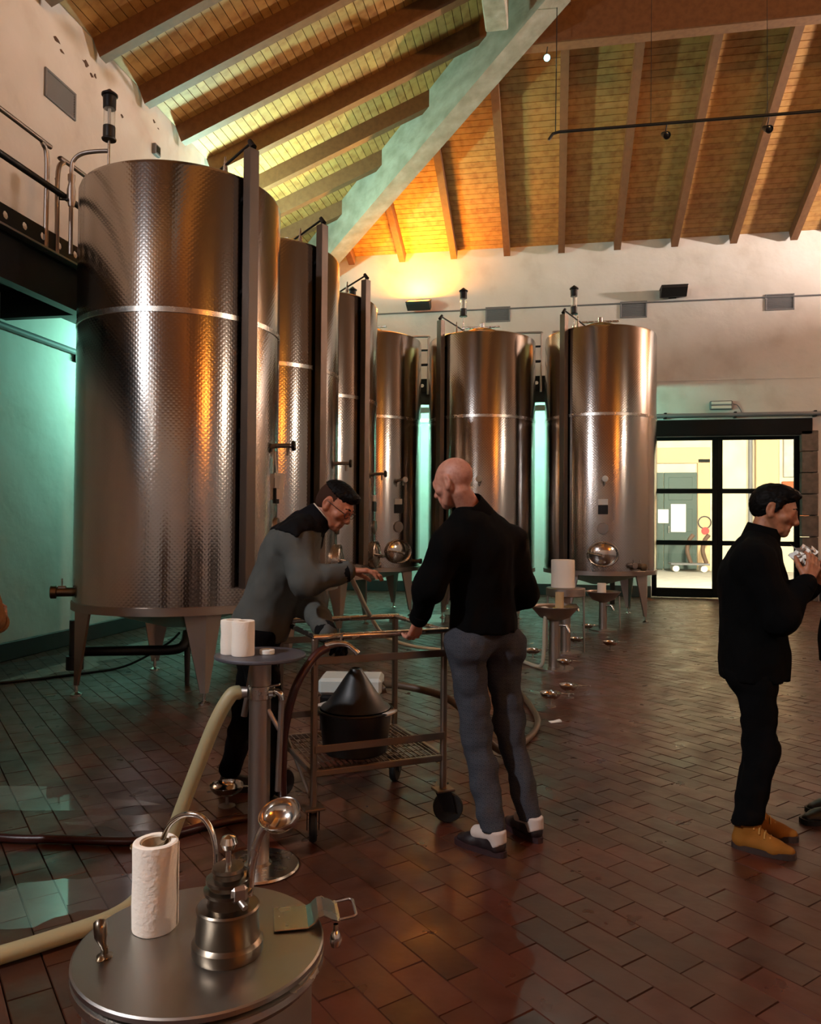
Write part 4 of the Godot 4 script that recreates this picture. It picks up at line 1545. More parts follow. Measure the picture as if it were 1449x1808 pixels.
func cart() -> void:
	var o := Vector3(-1.0, 0, -3.94)
	var turn := deg_to_rad(34.1)
	var t := thing("trolley", "worn steel tube trolley with a wire shelf and four castors between the two men", "trolley", o, turn)
	var hx := 0.34
	var hz := 0.325
	for sx in [-1.0, 1.0]:
		for sz in [-1.0, 1.0]:
			var g := Geo.new()
			g.box(Vector3(sx * hx, 0.55, sz * hz), Vector3(0.03, 0.82, 0.03), 0.006)
			put("post", g, M.trolley_steel, t)
			# castor: plate, fork, wheel
			g = Geo.new()
			g.box(Vector3(sx * hx, 0.165, sz * hz), Vector3(0.10, 0.012, 0.08), 0.003)
			var cs := put("castor", g, M.trolley_steel, t)
			var wb := Basis(Vector3.UP, [0.5, 1.3, 0.9, -0.4][int(sx + 1) + int((sz + 1) / 2)])
			for s in [-1.0, 1.0]:
				g = Geo.new()
				g.xf = Transform3D(wb, Vector3(sx * hx, 0, sz * hz))
				g.hexa([Vector3(0.0, 0.06, s * 0.026), Vector3(0.06, 0.06, s * 0.026), Vector3(0.06, 0.06, s * 0.030), Vector3(0.0, 0.06, s * 0.030), Vector3(-0.04, 0.16, s * 0.026), Vector3(0.04, 0.16, s * 0.026), Vector3(0.04, 0.16, s * 0.030), Vector3(-0.04, 0.16, s * 0.030)])
				put("fork_side", g, M.dark_metal, cs)
			g = Geo.new()
			g.xf = Transform3D(wb * Basis(Vector3.RIGHT, PI / 2), wb * Vector3(0.025, 0, 0) + Vector3(sx * hx, 0.076, sz * hz))
			g.lathe([Vector2(0.0, -0.014), Vector2(0.03, -0.014), Vector2(0.045, -0.018), Vector2(0.07, -0.018), Vector2(0.076, -0.010), Vector2(0.076, 0.010), Vector2(0.07, 0.018), Vector2(0.045, 0.018), Vector2(0.03, 0.014), Vector2(0.0, 0.014)], 28)
			put("wheel", g, M.rubber, cs)
	for sz in [-1.0, 1.0]:
		var g := Geo.new()
		g.tube([Vector3(-hx - 0.01, 0.965, sz * hz), Vector3(hx + 0.02, 0.965, sz * hz)], 0.015, 12)
		put("handle_rail", g, M.steel, t)
		for y in [0.855, 0.44]:
			g = Geo.new()
			g.box(Vector3(0, y, sz * (hz + 0.017)), Vector3(hx * 2, 0.036, 0.006), 0.002)
			put("side_bar", g, M.trolley_steel, t)
		g = Geo.new()
		g.box(Vector3(0, 0.325, sz * hz), Vector3(hx * 2, 0.03, 0.025), 0.004)
		put("shelf_rail", g, M.trolley_steel, t)
	for sx in [-1.0, 1.0]:
		var g := Geo.new()
		g.box(Vector3(sx * hx, 0.325, 0), Vector3(0.025, 0.03, hz * 2), 0.004)
		put("shelf_rail", g, M.trolley_steel, t)
		g = Geo.new()
		g.tube([Vector3(sx * hx, 0.965, -hz), Vector3(sx * hx, 0.965, hz)], 0.013, 10)
		put("end_rail", g, M.steel, t)
	var gb := Geo.new()
	gb.tube([Vector3(-hx, 0.40, -0.25), Vector3(-hx, 0.20, 0.28)], 0.010, 8)
	put("brace", gb, M.trolley_steel, t)
	for k in 23:
		var g := Geo.new()
		g.box(Vector3(-hx + 0.03 + (2 * hx - 0.06) * k / 22.0, 0.336, 0), Vector3(0.005, 0.005, hz * 2 - 0.02), 0.0)
		put("shelf_wire", g, M.trolley_steel, t)
	for k in 7:
		var g := Geo.new()
		g.box(Vector3(0, 0.331, -hz + 0.05 + (2 * hz - 0.1) * k / 6.0), Vector3(hx * 2 - 0.02, 0.005, 0.005), 0.0)
		put("shelf_wire", g, M.trolley_steel, t)
	# tub with an upturned funnel
	var tb := thing("tub", "round black plastic tub with pale grips standing on the trolley shelf", "tub", o + Basis(Vector3.UP, turn) * Vector3(-0.055, 0.339, 0.105), turn)
	var gt := Geo.new()
	gt.lathe([Vector2(0, 0.0), Vector2(0.15, 0.0), Vector2(0.163, 0.010), Vector2(0.172, 0.09), Vector2(0.186, 0.205), Vector2(0.196, 0.209), Vector2(0.198, 0.216), Vector2(0.194, 0.222), Vector2(0.182, 0.220), Vector2(0.168, 0.09), Vector2(0.155, 0.012), Vector2(0, 0.010)], 56)
	put("body", gt, M.black_plastic, tb)
	for a in [0.75, PI + 0.75]:
		gt = Geo.new()
		gt.lathe([Vector2(0.180, 0.221), Vector2(0.200, 0.223), Vector2(0.215, 0.222), Vector2(0.217, 0.215), Vector2(0.202, 0.212), Vector2(0.190, 0.208)], 12, a - 0.28, a + 0.28)
		put("grip", gt, M.grip_grey, tb)
	var fu := thing("funnel", "large dark grey funnel upturned over the black tub", "funnel", tb.position + Vector3(0, 0.223, 0))
	gt = Geo.new()
	gt.lathe([Vector2(0.172, 0.0), Vector2(0.178, 0.004), Vector2(0.172, 0.012), Vector2(0.150, 0.026), Vector2(0.105, 0.085), Vector2(0.055, 0.160), Vector2(0.036, 0.186), Vector2(0.030, 0.200), Vector2(0.022, 0.203), Vector2(0.022, 0.196), Vector2(0.030, 0.18), Vector2(0.1, 0.082), Vector2(0.15, 0.018), Vector2(0.172, 0.0)], 56)
	put("cone", gt, M.funnel, fu)
	# pump behind the trolley
	var pu := thing("pump", "boxy pump with a pale top and black body behind the trolley", "pump", Vector3(-1.33, 0, -5.05), 0.15)
	gt = Geo.new()
	gt.box(Vector3(0, 0.22, 0), Vector3(0.40, 0.30, 0.26), 0.02)
	put("body", gt, M.black_plastic, pu)
	gt = Geo.new()
	gt.box(Vector3(0, 0.425, 0), Vector3(0.42, 0.11, 0.28), 0.02)
	put("cover", gt, M.pump_white, pu)
	for sx in [-1.0, 1.0]:
		for sz in [-1.0, 1.0]:
			gt = Geo.new()
			gt.lathe([Vector2(0, 0), Vector2(0.025, 0.0), Vector2(0.02, 0.07), Vector2(0, 0.07)], 12)
			for i in gt.v.size():
				gt.v[i] += Vector3(sx * 0.16, 0, sz * 0.09)
			put("foot", gt, M.rubber, pu)
	gt = Geo.new()
	gt.tube([Vector3(0.19, 0.40, 0.06), Vector3(0.235, 0.41, 0.06)], 0.035, 14)
	put("outlet", gt, M.steel, pu)
	# chrome nozzle held over the trolley by the bending man
	var nz := thing("hose_nozzle", "chrome hose nozzle with a trigger in the gloved hand of the bending man", "nozzle", Vector3(-1.0, 0.925, -3.50), deg_to_rad(12.0))
	gt = Geo.new()
	gt.tube(curve([Vector3(-0.05, 0.0, 0), Vector3(0.0, 0.012, 0), Vector3(0.05, 0.008, 0), Vector3(0.085, -0.018, 0.0), Vector3(0.10, -0.035, 0)], 5), [0.02, 0.02, 0.02, 0.02, 0.02, 0.018, 0.017, 0.016, 0.015, 0.014, 0.013, 0.013, 0.013, 0.013, 0.013, 0.014, 0.014, 0.015, 0.016, 0.016, 0.016], 12)
	put("barrel", gt, M.polished, nz)
	gt = Geo.new()
	gt.box(Vector3(0.0, 0.05, 0), Vector3(0.085, 0.008, 0.016), 0.003, Basis(Vector3.BACK, 0.3))
	gt.tube([Vector3(0.02, 0.02, 0), Vector3(0.026, 0.056, 0)], 0.006, 8)
	put("trigger", gt, M.polished, nz)


func far_stands() -> void:
	# two columns with shallow pans and a third one by the rightmost tank
	var spec := [
		[Vector3(0.03, 0, -8.24), 0.66, 0.25, "low steel column with a dished pan of leftovers, right of the bald man"],
		[Vector3(0.16, 0, -9.30), 0.77, 0.23, "steel column with a round top carrying the biggest paper roll"],
		[Vector3(0.73, 0, -11.46), 0.56, 0.25, "small dark stand with a funnel shaped pan in front of the rightmost tank"],
	]
	for n in 3:
		var at: Vector3 = spec[n][0]
		var h: float = spec[n][1]
		var r: float = spec[n][2]
		var t := thing("pan_stand", spec[n][3], "column table", at, 0.0, "pan stands")
		var g := Geo.new()
		g.lathe([Vector2(0, 0.0), Vector2(0.2, 0.0), Vector2(0.2, 0.012), Vector2(0.06, 0.018), Vector2(0.06, h - 0.1)], 32)
		put("post", g, M.steel_dull, t)
		g = Geo.new()
		if n == 1:
			g.lathe([Vector2(0, h - 0.10), Vector2(r - 0.02, h - 0.10), Vector2(r, h - 0.09), Vector2(r, h - 0.006), Vector2(r - 0.006, h), Vector2(0, h)], 40)
		else:
			g.lathe([Vector2(0.05, h - 0.16), Vector2(r * 0.62, h - 0.12), Vector2(r * 0.95, h - 0.03), Vector2(r, h), Vector2(r + 0.006, h), Vector2(r + 0.006, h - 0.006), Vector2(r * 0.92, h - 0.03), Vector2(r * 0.6, h - 0.05), Vector2(0, h - 0.06)], 40)
		put("pan", g, M.steel_dull, t)
		g = Geo.new()
		for s in [-1.0, 1.0]:
			g = Geo.new()
			g.tube([Vector3(s * r * 0.9, h - 0.06, 0.06), Vector3(s * (r * 0.9 + 0.01), 0.02, 0.08)], 0.012, 8)
			if n == 1 or (n == 2 and s > 0):
				put("side_rod", g, M.steel_dull, t)
		g = Geo.new()
		g.tube([Vector3(0.05, h - 0.2, 0.03), Vector3(0.12, h - 0.2, 0.06), Vector3(0.15, h - 0.27, 0.07)], 0.016, 8)
		put("tap", g, M.steel, t)
	var a: Vector3 = spec[0][0]
	var tube := thing("paper_core", "bare tan cardboard tube standing in the pan of the nearer column", "paper core", a + Vector3(0.05, 0.606, 0.03), 0.0)
	var g := Geo.new()
	g.lathe([Vector2(0.042, 0.0), Vector2(0.045, 0.0), Vector2(0.045, 0.20), Vector2(0.040, 0.20), Vector2(0.040, 0.0)], 20)
	put("tube", g, M.core_tan, tube)
	var scraps := [[-0.10, 0.04, 0.07, "white"], [0.0, 0.10, 0.05, "yellow"], [0.12, 0.09, 0.06, "white"]]
	for s in scraps:
		g = Geo.new()
		g.xf = Transform3D(Basis(Vector3.UP, s[0] * 9.0), a + Vector3(s[0], 0.625, s[1]))
		g.lathe([Vector2(0, -0.02), Vector2(s[2], -0.015), Vector2(s[2] * 0.9, 0.006), Vector2(s[2] * 0.4, 0.02), Vector2(0, 0.024)], 7)
		for i in g.v.size():
			g.v[i].y += 0.006 * sin(g.v[i].x * 190.0 + g.v[i].z * 120.0)
		var o := put("crumpled_napkin", g, M.paper if s[3] == "white" else M.yellow_paper)
		tag(o, "crumpled yellow napkin in the dished pan" if s[3] == "yellow" else ("crumpled white napkin at the left of the dished pan" if s[0] < 0 else "crumpled white napkin at the right of the dished pan"), "napkin")
	paper_roll(spec[1][0] + Vector3(-0.03, 0.772, 0.0), 0.137, 0.33, "big white industrial paper roll on the column right of the bald man", "paper rolls", 0.3)
	paper_roll(spec[2][0] + Vector3(-0.02, 0.50, 0.05), 0.062, 0.18, "small white paper roll on the stand before the rightmost tank", "paper rolls", 0.4)
	# footed steel bowls on the floor
	var bowls := [
		[Vector3(-0.006, 0, -6.50), 0.086, "nearest steel bowl on the floor right of the bald man"],
		[Vector3(0.15, 0, -6.86), 0.082, "steel bowl on the floor just behind the nearest one"],
		[Vector3(0.13, 0, -8.10), 0.085, "steel bowl on the floor at the foot of the dished pan column"],
		[Vector3(-0.21, 0, -8.75), 0.09, "steel bowl on the floor by the right hip of the bald man"],
		[Vector3(0.30, 0, -9.75), 0.085, "steel bowl on the floor right of the big paper roll column"],
		[Vector3(0.70, 0, -9.55), 0.09, "steel bowl standing alone on the floor before the rightmost tank"],
		[Vector3(0.50, 0, -11.1), 0.08, "farthest steel bowl on the floor near the rightmost tank"],
		[Vector3(-1.69, 0, -3.84), 0.088, "steel bowl on the floor left of the column table post"],
	]
	for b in bowls:
		var t := thing("footed_bowl", b[2], "bowl", b[0], 0.0, "footed steel bowls")
		var r: float = b[1]
		g = Geo.new()
		g.lathe([Vector2(0, 0.0), Vector2(0.045, 0.0), Vector2(0.045, 0.005), Vector2(0.01, 0.012), Vector2(0.008, 0.05), Vector2(0.02, 0.058)], 20)
		put("foot", g, M.steel_dull, t)
		g = Geo.new()
		g.xf = Transform3D(Basis(), Vector3(0, 0.115, 0))
		g.lathe(bowl_prof(r, 0.055, 0.002), 36)
		put("bowl", g, M.polished, t)
		g = Geo.new()
		g.tube(curve([Vector3(r, 0.113, 0), Vector3(r + 0.04, 0.105, -0.02), Vector3(r + 0.08, 0.108, -0.01), Vector3(r + 0.1, 0.115, 0.02)], 4), 0.005, 6)
		put("handle", g, M.polished, t)
	g = Geo.new()
	g.xf = Transform3D(Basis(Vector3.UP, 0.4), Vector3(0.03, 0.006, -5.98))
	g.box(Vector3.ZERO, Vector3(0.09, 0.006, 0.05), 0.002, Basis(Vector3.BACK, 0.05))
	g.box(Vector3(0.02, 0.006, 0.0), Vector3(0.05, 0.005, 0.045), 0.002, Basis(Vector3.BACK, 0.2))
	tag(put("paper_scrap", g, M.paper), "small white paper scrap on the floor in front of the nearest footed bowl", "paper scrap")


func hose(called: String, pts: Array, r: float, m: Material, label: String) -> void:
	var g := Geo.new()
	g.tube(curve(pts, 8), r, 12)
	tag(put(called, g, m), label, "hose" if r > 0.008 else "cable")


func hoses() -> void:
	hose("hose", [Vector3(-1.34, 0.762, -3.165), Vector3(-1.37, 0.752, -3.14), Vector3(-1.425, 0.643, -3.11), Vector3(-1.496, 0.459, -3.097), Vector3(-1.567, 0.263, -3.085), Vector3(-1.62, 0.10, -3.06), Vector3(-1.63, 0.035, -2.95), Vector3(-1.58, 0.033, -2.76), Vector3(-1.60, 0.033, -2.62), Vector3(-1.69, 0.033, -2.486), Vector3(-1.83, 0.033, -2.319), Vector3(-2.05, 0.033, -2.10)], 0.031, M.hose_beige, "thick beige hose drooping from the column table valve to the floor at the left")
	hose("hose", [Vector3(-1.04, 0.918, -3.49), Vector3(-1.09, 0.88, -3.44), Vector3(-1.15, 0.756, -3.36), Vector3(-1.19, 0.568, -3.33), Vector3(-1.21, 0.35, -3.36), Vector3(-1.24, 0.14, -3.44), Vector3(-1.36, 0.03, -3.62), Vector3(-1.50, 0.022, -3.66), Vector3(-1.66, 0.022, -3.52), Vector3(-1.87, 0.022, -3.30), Vector3(-2.266, 0.022, -3.235), Vector3(-2.60, 0.022, -3.20), Vector3(-3.4, 0.022, -3.3)], 0.020, M.hose_red, "dark red hose running from the nozzle down and across the floor to the left")
	hose("hose", [Vector3(-0.99, 1.235, -3.72), Vector3(-1.0, 1.12, -3.95), Vector3(-1.02, 1.017, -4.193), Vector3(-1.091, 0.788, -4.896), Vector3(-1.116, 0.645, -5.504), Vector3(-1.088, 0.477, -6.326), Vector3(-0.976, 0.308, -7.265), Vector3(-0.9, 0.12, -8.3), Vector3(-0.85, 0.02, -9.2), Vector3(-1.0, 0.02, -10.6)], 0.013, M.hose_white, "thin pale hose hanging from the raised hand of the bending man")
	hose("hose", [Vector3(-1.10, 0.43, -5.03), Vector3(-0.995, 0.444, -4.96), Vector3(-0.823, 0.434, -4.901), Vector3(-0.653, 0.391, -4.882), Vector3(-0.505, 0.28, -4.861), Vector3(-0.36, 0.10, -4.90), Vector3(-0.25, 0.028, -5.1), Vector3(-0.1, 0.028, -5.9), Vector3(-0.35, 0.028, -7.2)], 0.024, M.hose_brown, "brown hose leading from the pump to the right behind the bald man")
	hose("hose", [Vector3(-0.03, 0.60, -8.17), Vector3(-0.06, 0.575, -8.12), Vector3(-0.075, 0.45, -8.12), Vector3(-0.08, 0.2, -8.14), Vector3(-0.11, 0.03, -8.2), Vector3(-0.25, 0.022, -8.35), Vector3(-0.5, 0.022, -8.9)], 0.020, M.hose_white, "short white pipe hose dropping from the dished pan column")
	hose("floor_cable", [Vector3(-5.5, 0.012, -6.0), Vector3(-5.006, 0.012, -6.282), Vector3(-4.592, 0.012, -6.8), Vector3(-4.3, 0.03, -7.2), Vector3(-3.9, 0.25, -7.3), Vector3(-3.6, 0.42, -7.0)], 0.012, M.cable, "black cable running along the floor under the nearest tank")
	# black drain pipe under the nearest tank
	var t := thing("drain_pipe", "black drain pipe crossing under the nearest tank", "pipe", Vector3(-3.41, 0.0, -6.6))
	var g := Geo.new()
	g.tube(curve([Vector3(0.1, 0.50, 0.0), Vector3(0.1, 0.40, 0.05), Vector3(0.02, 0.345, 0.1), Vector3(-0.3, 0.34, 0.2), Vector3(-0.78, 0.34, 0.36)], 5), 0.045, 12)
	put("pipe", g, M.black_iron, t)
	g = Geo.new()
	g.tube([Vector3(-0.80, 0.2, 0.37), Vector3(-0.80, 0.62, 0.37)], [0.05, 0.05], 12)
	g.tube([Vector3(-0.80, 0.18, 0.37), Vector3(-0.80, 0.30, 0.37)], 0.075, 12)
	put("valve", g, M.black_iron, t)
	g = Geo.new()
	g.tube([Vector3(0.1, 0.0, 0.0), Vector3(0.1, 0.5, 0.0)], [0.02, 0.035], 10)
	put("stay", g, M.black_iron, t)
	# plastic pouch with a sheet hung on the tap of the nearest tank
	var p := thing("document_pouch", "clear pouch with a white sheet hanging from the tap of the nearest tank", "document pouch", Vector3(-2.50, 1.85, -6.70), 0.35)
	g = Geo.new()
	g.box(Vector3(0, 0, 0), Vector3(0.13, 0.24, 0.004), 0.001, Basis(Vector3.BACK, -0.08))
	put("sheet", g, M.paper, p)
	g = Geo.new()
	g.box(Vector3(-0.005, 0.04, 0.006), Vector3(0.075, 0.12, 0.006), 0.002, Basis(Vector3.BACK, -0.08))
	put("clip_card", g, M.white_plastic, p)
	g = Geo.new()
	g.tube([Vector3(0, 0.11, 0), Vector3(-0.01, 0.24, 0), Vector3(-0.01, 0.32, -0.02)], 0.008, 6)
	put("tie", g, M.white_plastic, p)


# ---------------------------------------------------------------- people: smooth fields of tapered capsules, meshed as surface nets

class Field:
	# each primitive: a, b, radius at a, radius at b, flattening axis, flattening factor, sign (+1 adds, -1 carves), kind (0 capsule, 1 ellipsoid)
	var A := PackedVector3Array()
	var B := PackedVector3Array()
	var RA := PackedFloat32Array()
	var RB := PackedFloat32Array()
	var N := PackedVector3Array()
	var S := PackedFloat32Array()
	var G := PackedFloat32Array()
	var E := []
	var k := 0.03
	var fold := 0.0
	var fold_scale := Vector3(14, 14, 14)
	var noise: FastNoiseLite
	var cuts := []      # planes [point, normal]: what lies on the side of the normal is cut away

	func bone(a: Vector3, b: Vector3, ra: float, rb: float, axis := Vector3.ZERO, squash := 1.0, sgn := 1.0) -> void:
		A.append(a)
		B.append(b)
		RA.append(ra)
		RB.append(rb)
		N.append(axis)
		S.append(squash)
		G.append(sgn)
		E.append(null)

	func ball(basis: Basis, c: Vector3, radii: Vector3, sgn := 1.0) -> void:
		bone(c, c, radii.x, maxf(radii.x, maxf(radii.y, radii.z)), Vector3.ZERO, 1.0, sgn)
		E[E.size() - 1] = [basis.transposed(), radii]

	func one(i: int, p: Vector3) -> float:
		if E[i] != null:
			var q: Vector3 = E[i][0] * (p - A[i])
			var r: Vector3 = E[i][1]
			var k0 := (q / r).length()
			var k1 := (q / (r * r)).length()
			return k0 * (k0 - 1.0) / maxf(k1, 1e-5)
		var pa := p - A[i]
		if S[i] != 1.0:
			pa += N[i] * (pa.dot(N[i]) * (S[i] - 1.0))
		var ba := B[i] - A[i]
		var h := clampf(pa.dot(ba) / maxf(ba.dot(ba), 1e-9), 0.0, 1.0)
		return (pa - ba * h).length() - lerpf(RA[i], RB[i], h)

	func eval(p: Vector3, use: PackedInt32Array) -> float:
		var d := 10.0
		for i in use:
			var e := one(i, p)
			if G[i] > 0.0:
				var h := maxf(k - absf(d - e), 0.0) / k
				d = minf(d, e) - h * h * k * 0.25
			else:
				var kk := k * 0.5
				var h := maxf(kk - absf(d + e), 0.0) / kk
				d = maxf(d, -e) + h * h * kk * 0.25
		for c in cuts:
			d = maxf(d, (p - c[0]).dot(c[1]))
		if fold > 0.0:
			d += fold * noise.get_noise_3dv(p * fold_scale)
		return d

	func mesh_into(g: Geo, cell: float) -> void:
		var lo := Vector3.ONE * 1e9
		var hi := -Vector3.ONE * 1e9
		for i in A.size():
			if G[i] > 0.0:
				var r := maxf(RA[i], RB[i]) + k * 0.5 + cell * 2.0
				lo = lo.min(A[i] - Vector3.ONE * r).min(B[i] - Vector3.ONE * r)
				hi = hi.max(A[i] + Vector3.ONE * r).max(B[i] + Vector3.ONE * r)
		var nb := 6
		var bx := int((hi.x - lo.x) / cell / nb) + 1
		var by := int((hi.y - lo.y) / cell / nb) + 1
		var bz := int((hi.z - lo.z) / cell / nb) + 1
		var nx := bx * nb + 1
		var ny := by * nb + 1
		var nz := bz * nb + 1
		var val := PackedFloat32Array()
		val.resize(nx * ny * nz)
		val.fill(99.0)
		var half := cell * nb * 0.5
		var diag := half * 1.7321
		var live := []
		for iz in bz:
			for iy in by:
				for ix in bx:
					var c := lo + Vector3(ix, iy, iz) * (cell * nb) + Vector3.ONE * half
					var use := PackedInt32Array()
					var near := 10.0
					var ds := PackedFloat32Array()
					for i in A.size():
						var e := one(i, c)
						ds.append(e)
						if G[i] > 0.0:
							near = minf(near, e)
					if near > diag * 1.6 + k + fold:
						continue
					if near < -(diag * 1.6 + k + fold) and cuts.is_empty():
						var deep := true
						for i in A.size():
							if G[i] < 0.0 and ds[i] < diag * 2.0:
								deep = false
						if deep:
							continue
					for i in A.size():
						if ds[i] < near + diag * 3.2 + k * 2.0 or (G[i] < 0.0 and ds[i] < diag * 2.0 + k):
							use.append(i)
					live.append(Vector3i(ix, iy, iz))
					for z in range(iz * nb, iz * nb + nb + 1):
						for y in range(iy * nb, iy * nb + nb + 1):
							for x in range(ix * nb, ix * nb + nb + 1):
								var at := (z * ny + y) * nx + x
								if val[at] > 90.0:
									val[at] = eval(lo + Vector3(x, y, z) * cell, use)
		var index := {}
		var pts := PackedVector3Array()
		var sy := nx
		var sz := nx * ny
		for b in live:
			for z in range(b.z * nb, b.z * nb + nb):
				for y in range(b.y * nb, b.y * nb + nb):
					for x in range(b.x * nb, b.x * nb + nb):
						var at: int = z * sz + y * sy + x
						var v0 := val[at]
						var v1 := val[at + 1]
						var v2 := val[at + sy]
						var v3 := val[at + sy + 1]
						var v4 := val[at + sz]
						var v5 := val[at + sz + 1]
						var v6 := val[at + sz + sy]
						var v7 := val[at + sz + sy + 1]
						var lowest := minf(minf(minf(v0, v1), minf(v2, v3)), minf(minf(v4, v5), minf(v6, v7)))
						var highest := maxf(maxf(maxf(v0, v1), maxf(v2, v3)), maxf(maxf(v4, v5), maxf(v6, v7)))
						if lowest >= 0.0 or highest < 0.0 or highest > 90.0:
							continue
						var sum := Vector3.ZERO
						var n := 0
						var vv := [v0, v1, v2, v3, v4, v5, v6, v7]
						for e in [[0, 1], [2, 3], [4, 5], [6, 7], [0, 2], [1, 3], [4, 6], [5, 7], [0, 4], [1, 5], [2, 6], [3, 7]]:
							var p: float = vv[e[0]]
							var q: float = vv[e[1]]
							if (p < 0.0) != (q < 0.0):
								var t := p / (p - q)
								var ca := Vector3(e[0] & 1, (e[0] >> 1) & 1, e[0] >> 2)
								var cb := Vector3(e[1] & 1, (e[1] >> 1) & 1, e[1] >> 2)
								sum += ca.lerp(cb, t)
								n += 1
						index[at] = pts.size()
						pts.append(lo + (Vector3(x, y, z) + sum / n) * cell)
		var norm := PackedVector3Array()
		norm.resize(pts.size())
		var quads := []
		for at in index:
			# the three edges that start at the low corner of this cell
			for ax in 3:
				var step: int = [1, sy, sz][ax]
				var p := val[at]
				var q := val[at + step]
				if (p < 0.0) == (q < 0.0) or q > 90.0:
					continue
				var u: int = [sy, sz, 1][ax]
				var w: int = [sz, 1, sy][ax]
				if not (index.has(at - u) and index.has(at - w) and index.has(at - u - w)):
					continue
				var a: int = index[at]
				var b: int = index[at - u]
				var c: int = index[at - u - w]
				var d: int = index[at - w]
				if p >= 0.0:
					var sw := b
					b = d
					d = sw
				quads.append_array([a, b, c, d])
				var nn := (pts[c] - pts[a]).cross(pts[d] - pts[b])
				norm[a] += nn
				norm[b] += nn
				norm[c] += nn
				norm[d] += nn
		for i in norm.size():
			norm[i] = norm[i].normalized()
		for i in range(0, quads.size(), 4):
			var a: int = quads[i]
			var b: int = quads[i + 1]
			var c: int = quads[i + 2]
			var d: int = quads[i + 3]
			g.tri(pts[a], pts[b], pts[c], norm[a], norm[b], norm[c])
			g.tri(pts[a], pts[c], pts[d], norm[a], norm[c], norm[d])


func field(k: float, fold := 0.0, scale := Vector3(14, 14, 14)) -> Field:
	var f := Field.new()
	f.k = k
	f.fold = fold
	f.fold_scale = scale
	f.noise = FastNoiseLite.new()
	f.noise.frequency = 1.0
	f.noise.seed = 3
	f.noise.fractal_octaves = 2
	return f


func head_field(c: Vector3, fwd: Vector3, up: Vector3, s := 1.0) -> Field:
	# c: middle of the head; the face looks along fwd
	var f := field(0.014)
	fwd = fwd.normalized()
	var rt := fwd.cross(up).normalized()
	up = rt.cross(fwd).normalized()
	var bs := Basis(rt, up, fwd)
	var P := func(x: float, y: float, z: float) -> Vector3: return c + bs * Vector3(x, y, z) * s
	f.ball(bs, P.call(0, 0.030, -0.014), Vector3(0.075, 0.088, 0.097) * s)
	f.ball(bs, P.call(0, 0.005, 0.03), Vector3(0.064, 0.075, 0.066) * s)
	f.bone(P.call(0, -0.03, 0.042), P.call(0, -0.078, 0.056), 0.056 * s, 0.036 * s)
	for x in [-1.0, 1.0]:
		f.bone(P.call(0.055 * x, -0.03, 0.0), P.call(0.028 * x, -0.082, 0.052), 0.022 * s, 0.020 * s)
		f.ball(bs, P.call(0.040 * x, -0.020, 0.060), Vector3(0.026, 0.022, 0.026) * s)
	f.bone(P.call(-0.030, 0.026, 0.083), P.call(0.030, 0.026, 0.083), 0.012 * s, 0.012 * s)
	f.bone(P.call(0, 0.012, 0.090), P.call(0, -0.026, 0.108), 0.0095 * s, 0.0125 * s)
	f.ball(bs, P.call(0, -0.031, 0.108), Vector3(0.013, 0.011, 0.012) * s)
	for x in [-1.0, 1.0]:
		f.ball(bs, P.call(0.012 * x, -0.034, 0.101), Vector3(0.009, 0.008, 0.010) * s)
		f.ball(bs, P.call(0.032 * x, 0.008, 0.103), Vector3(0.015, 0.010, 0.013) * s, -1.0)
		f.ball(bs, P.call(0.031 * x, 0.007, 0.082), Vector3(0.013, 0.012, 0.012) * s)
		# ear: rim, lobe and a hollow
		f.ball(bs.rotated(up, 0.35 * x).orthonormalized(), P.call(0.079 * x, 0.0, -0.012), Vector3(0.010, 0.032, 0.020) * s)
		f.ball(bs, P.call(0.076 * x, -0.028, -0.004), Vector3(0.009, 0.011, 0.010) * s)
		f.ball(bs, P.call(0.089 * x, 0.003, -0.010), Vector3(0.006, 0.017, 0.010) * s, -1.0)
	f.bone(P.call(-0.020, -0.058, 0.089), P.call(0.020, -0.058, 0.089), 0.0075 * s, 0.0075 * s)
	f.bone(P.call(-0.016, -0.070, 0.087), P.call(0.016, -0.070, 0.087), 0.008 * s, 0.008 * s)
	f.bone(P.call(-0.024, -0.064, 0.098), P.call(0.024, -0.064, 0.098), 0.0028 * s, 0.0028 * s, Vector3.ZERO, 1.0, -1.0)
	f.ball(bs, P.call(0, -0.094, 0.076), Vector3(0.022, 0.017, 0.018) * s)
	return f


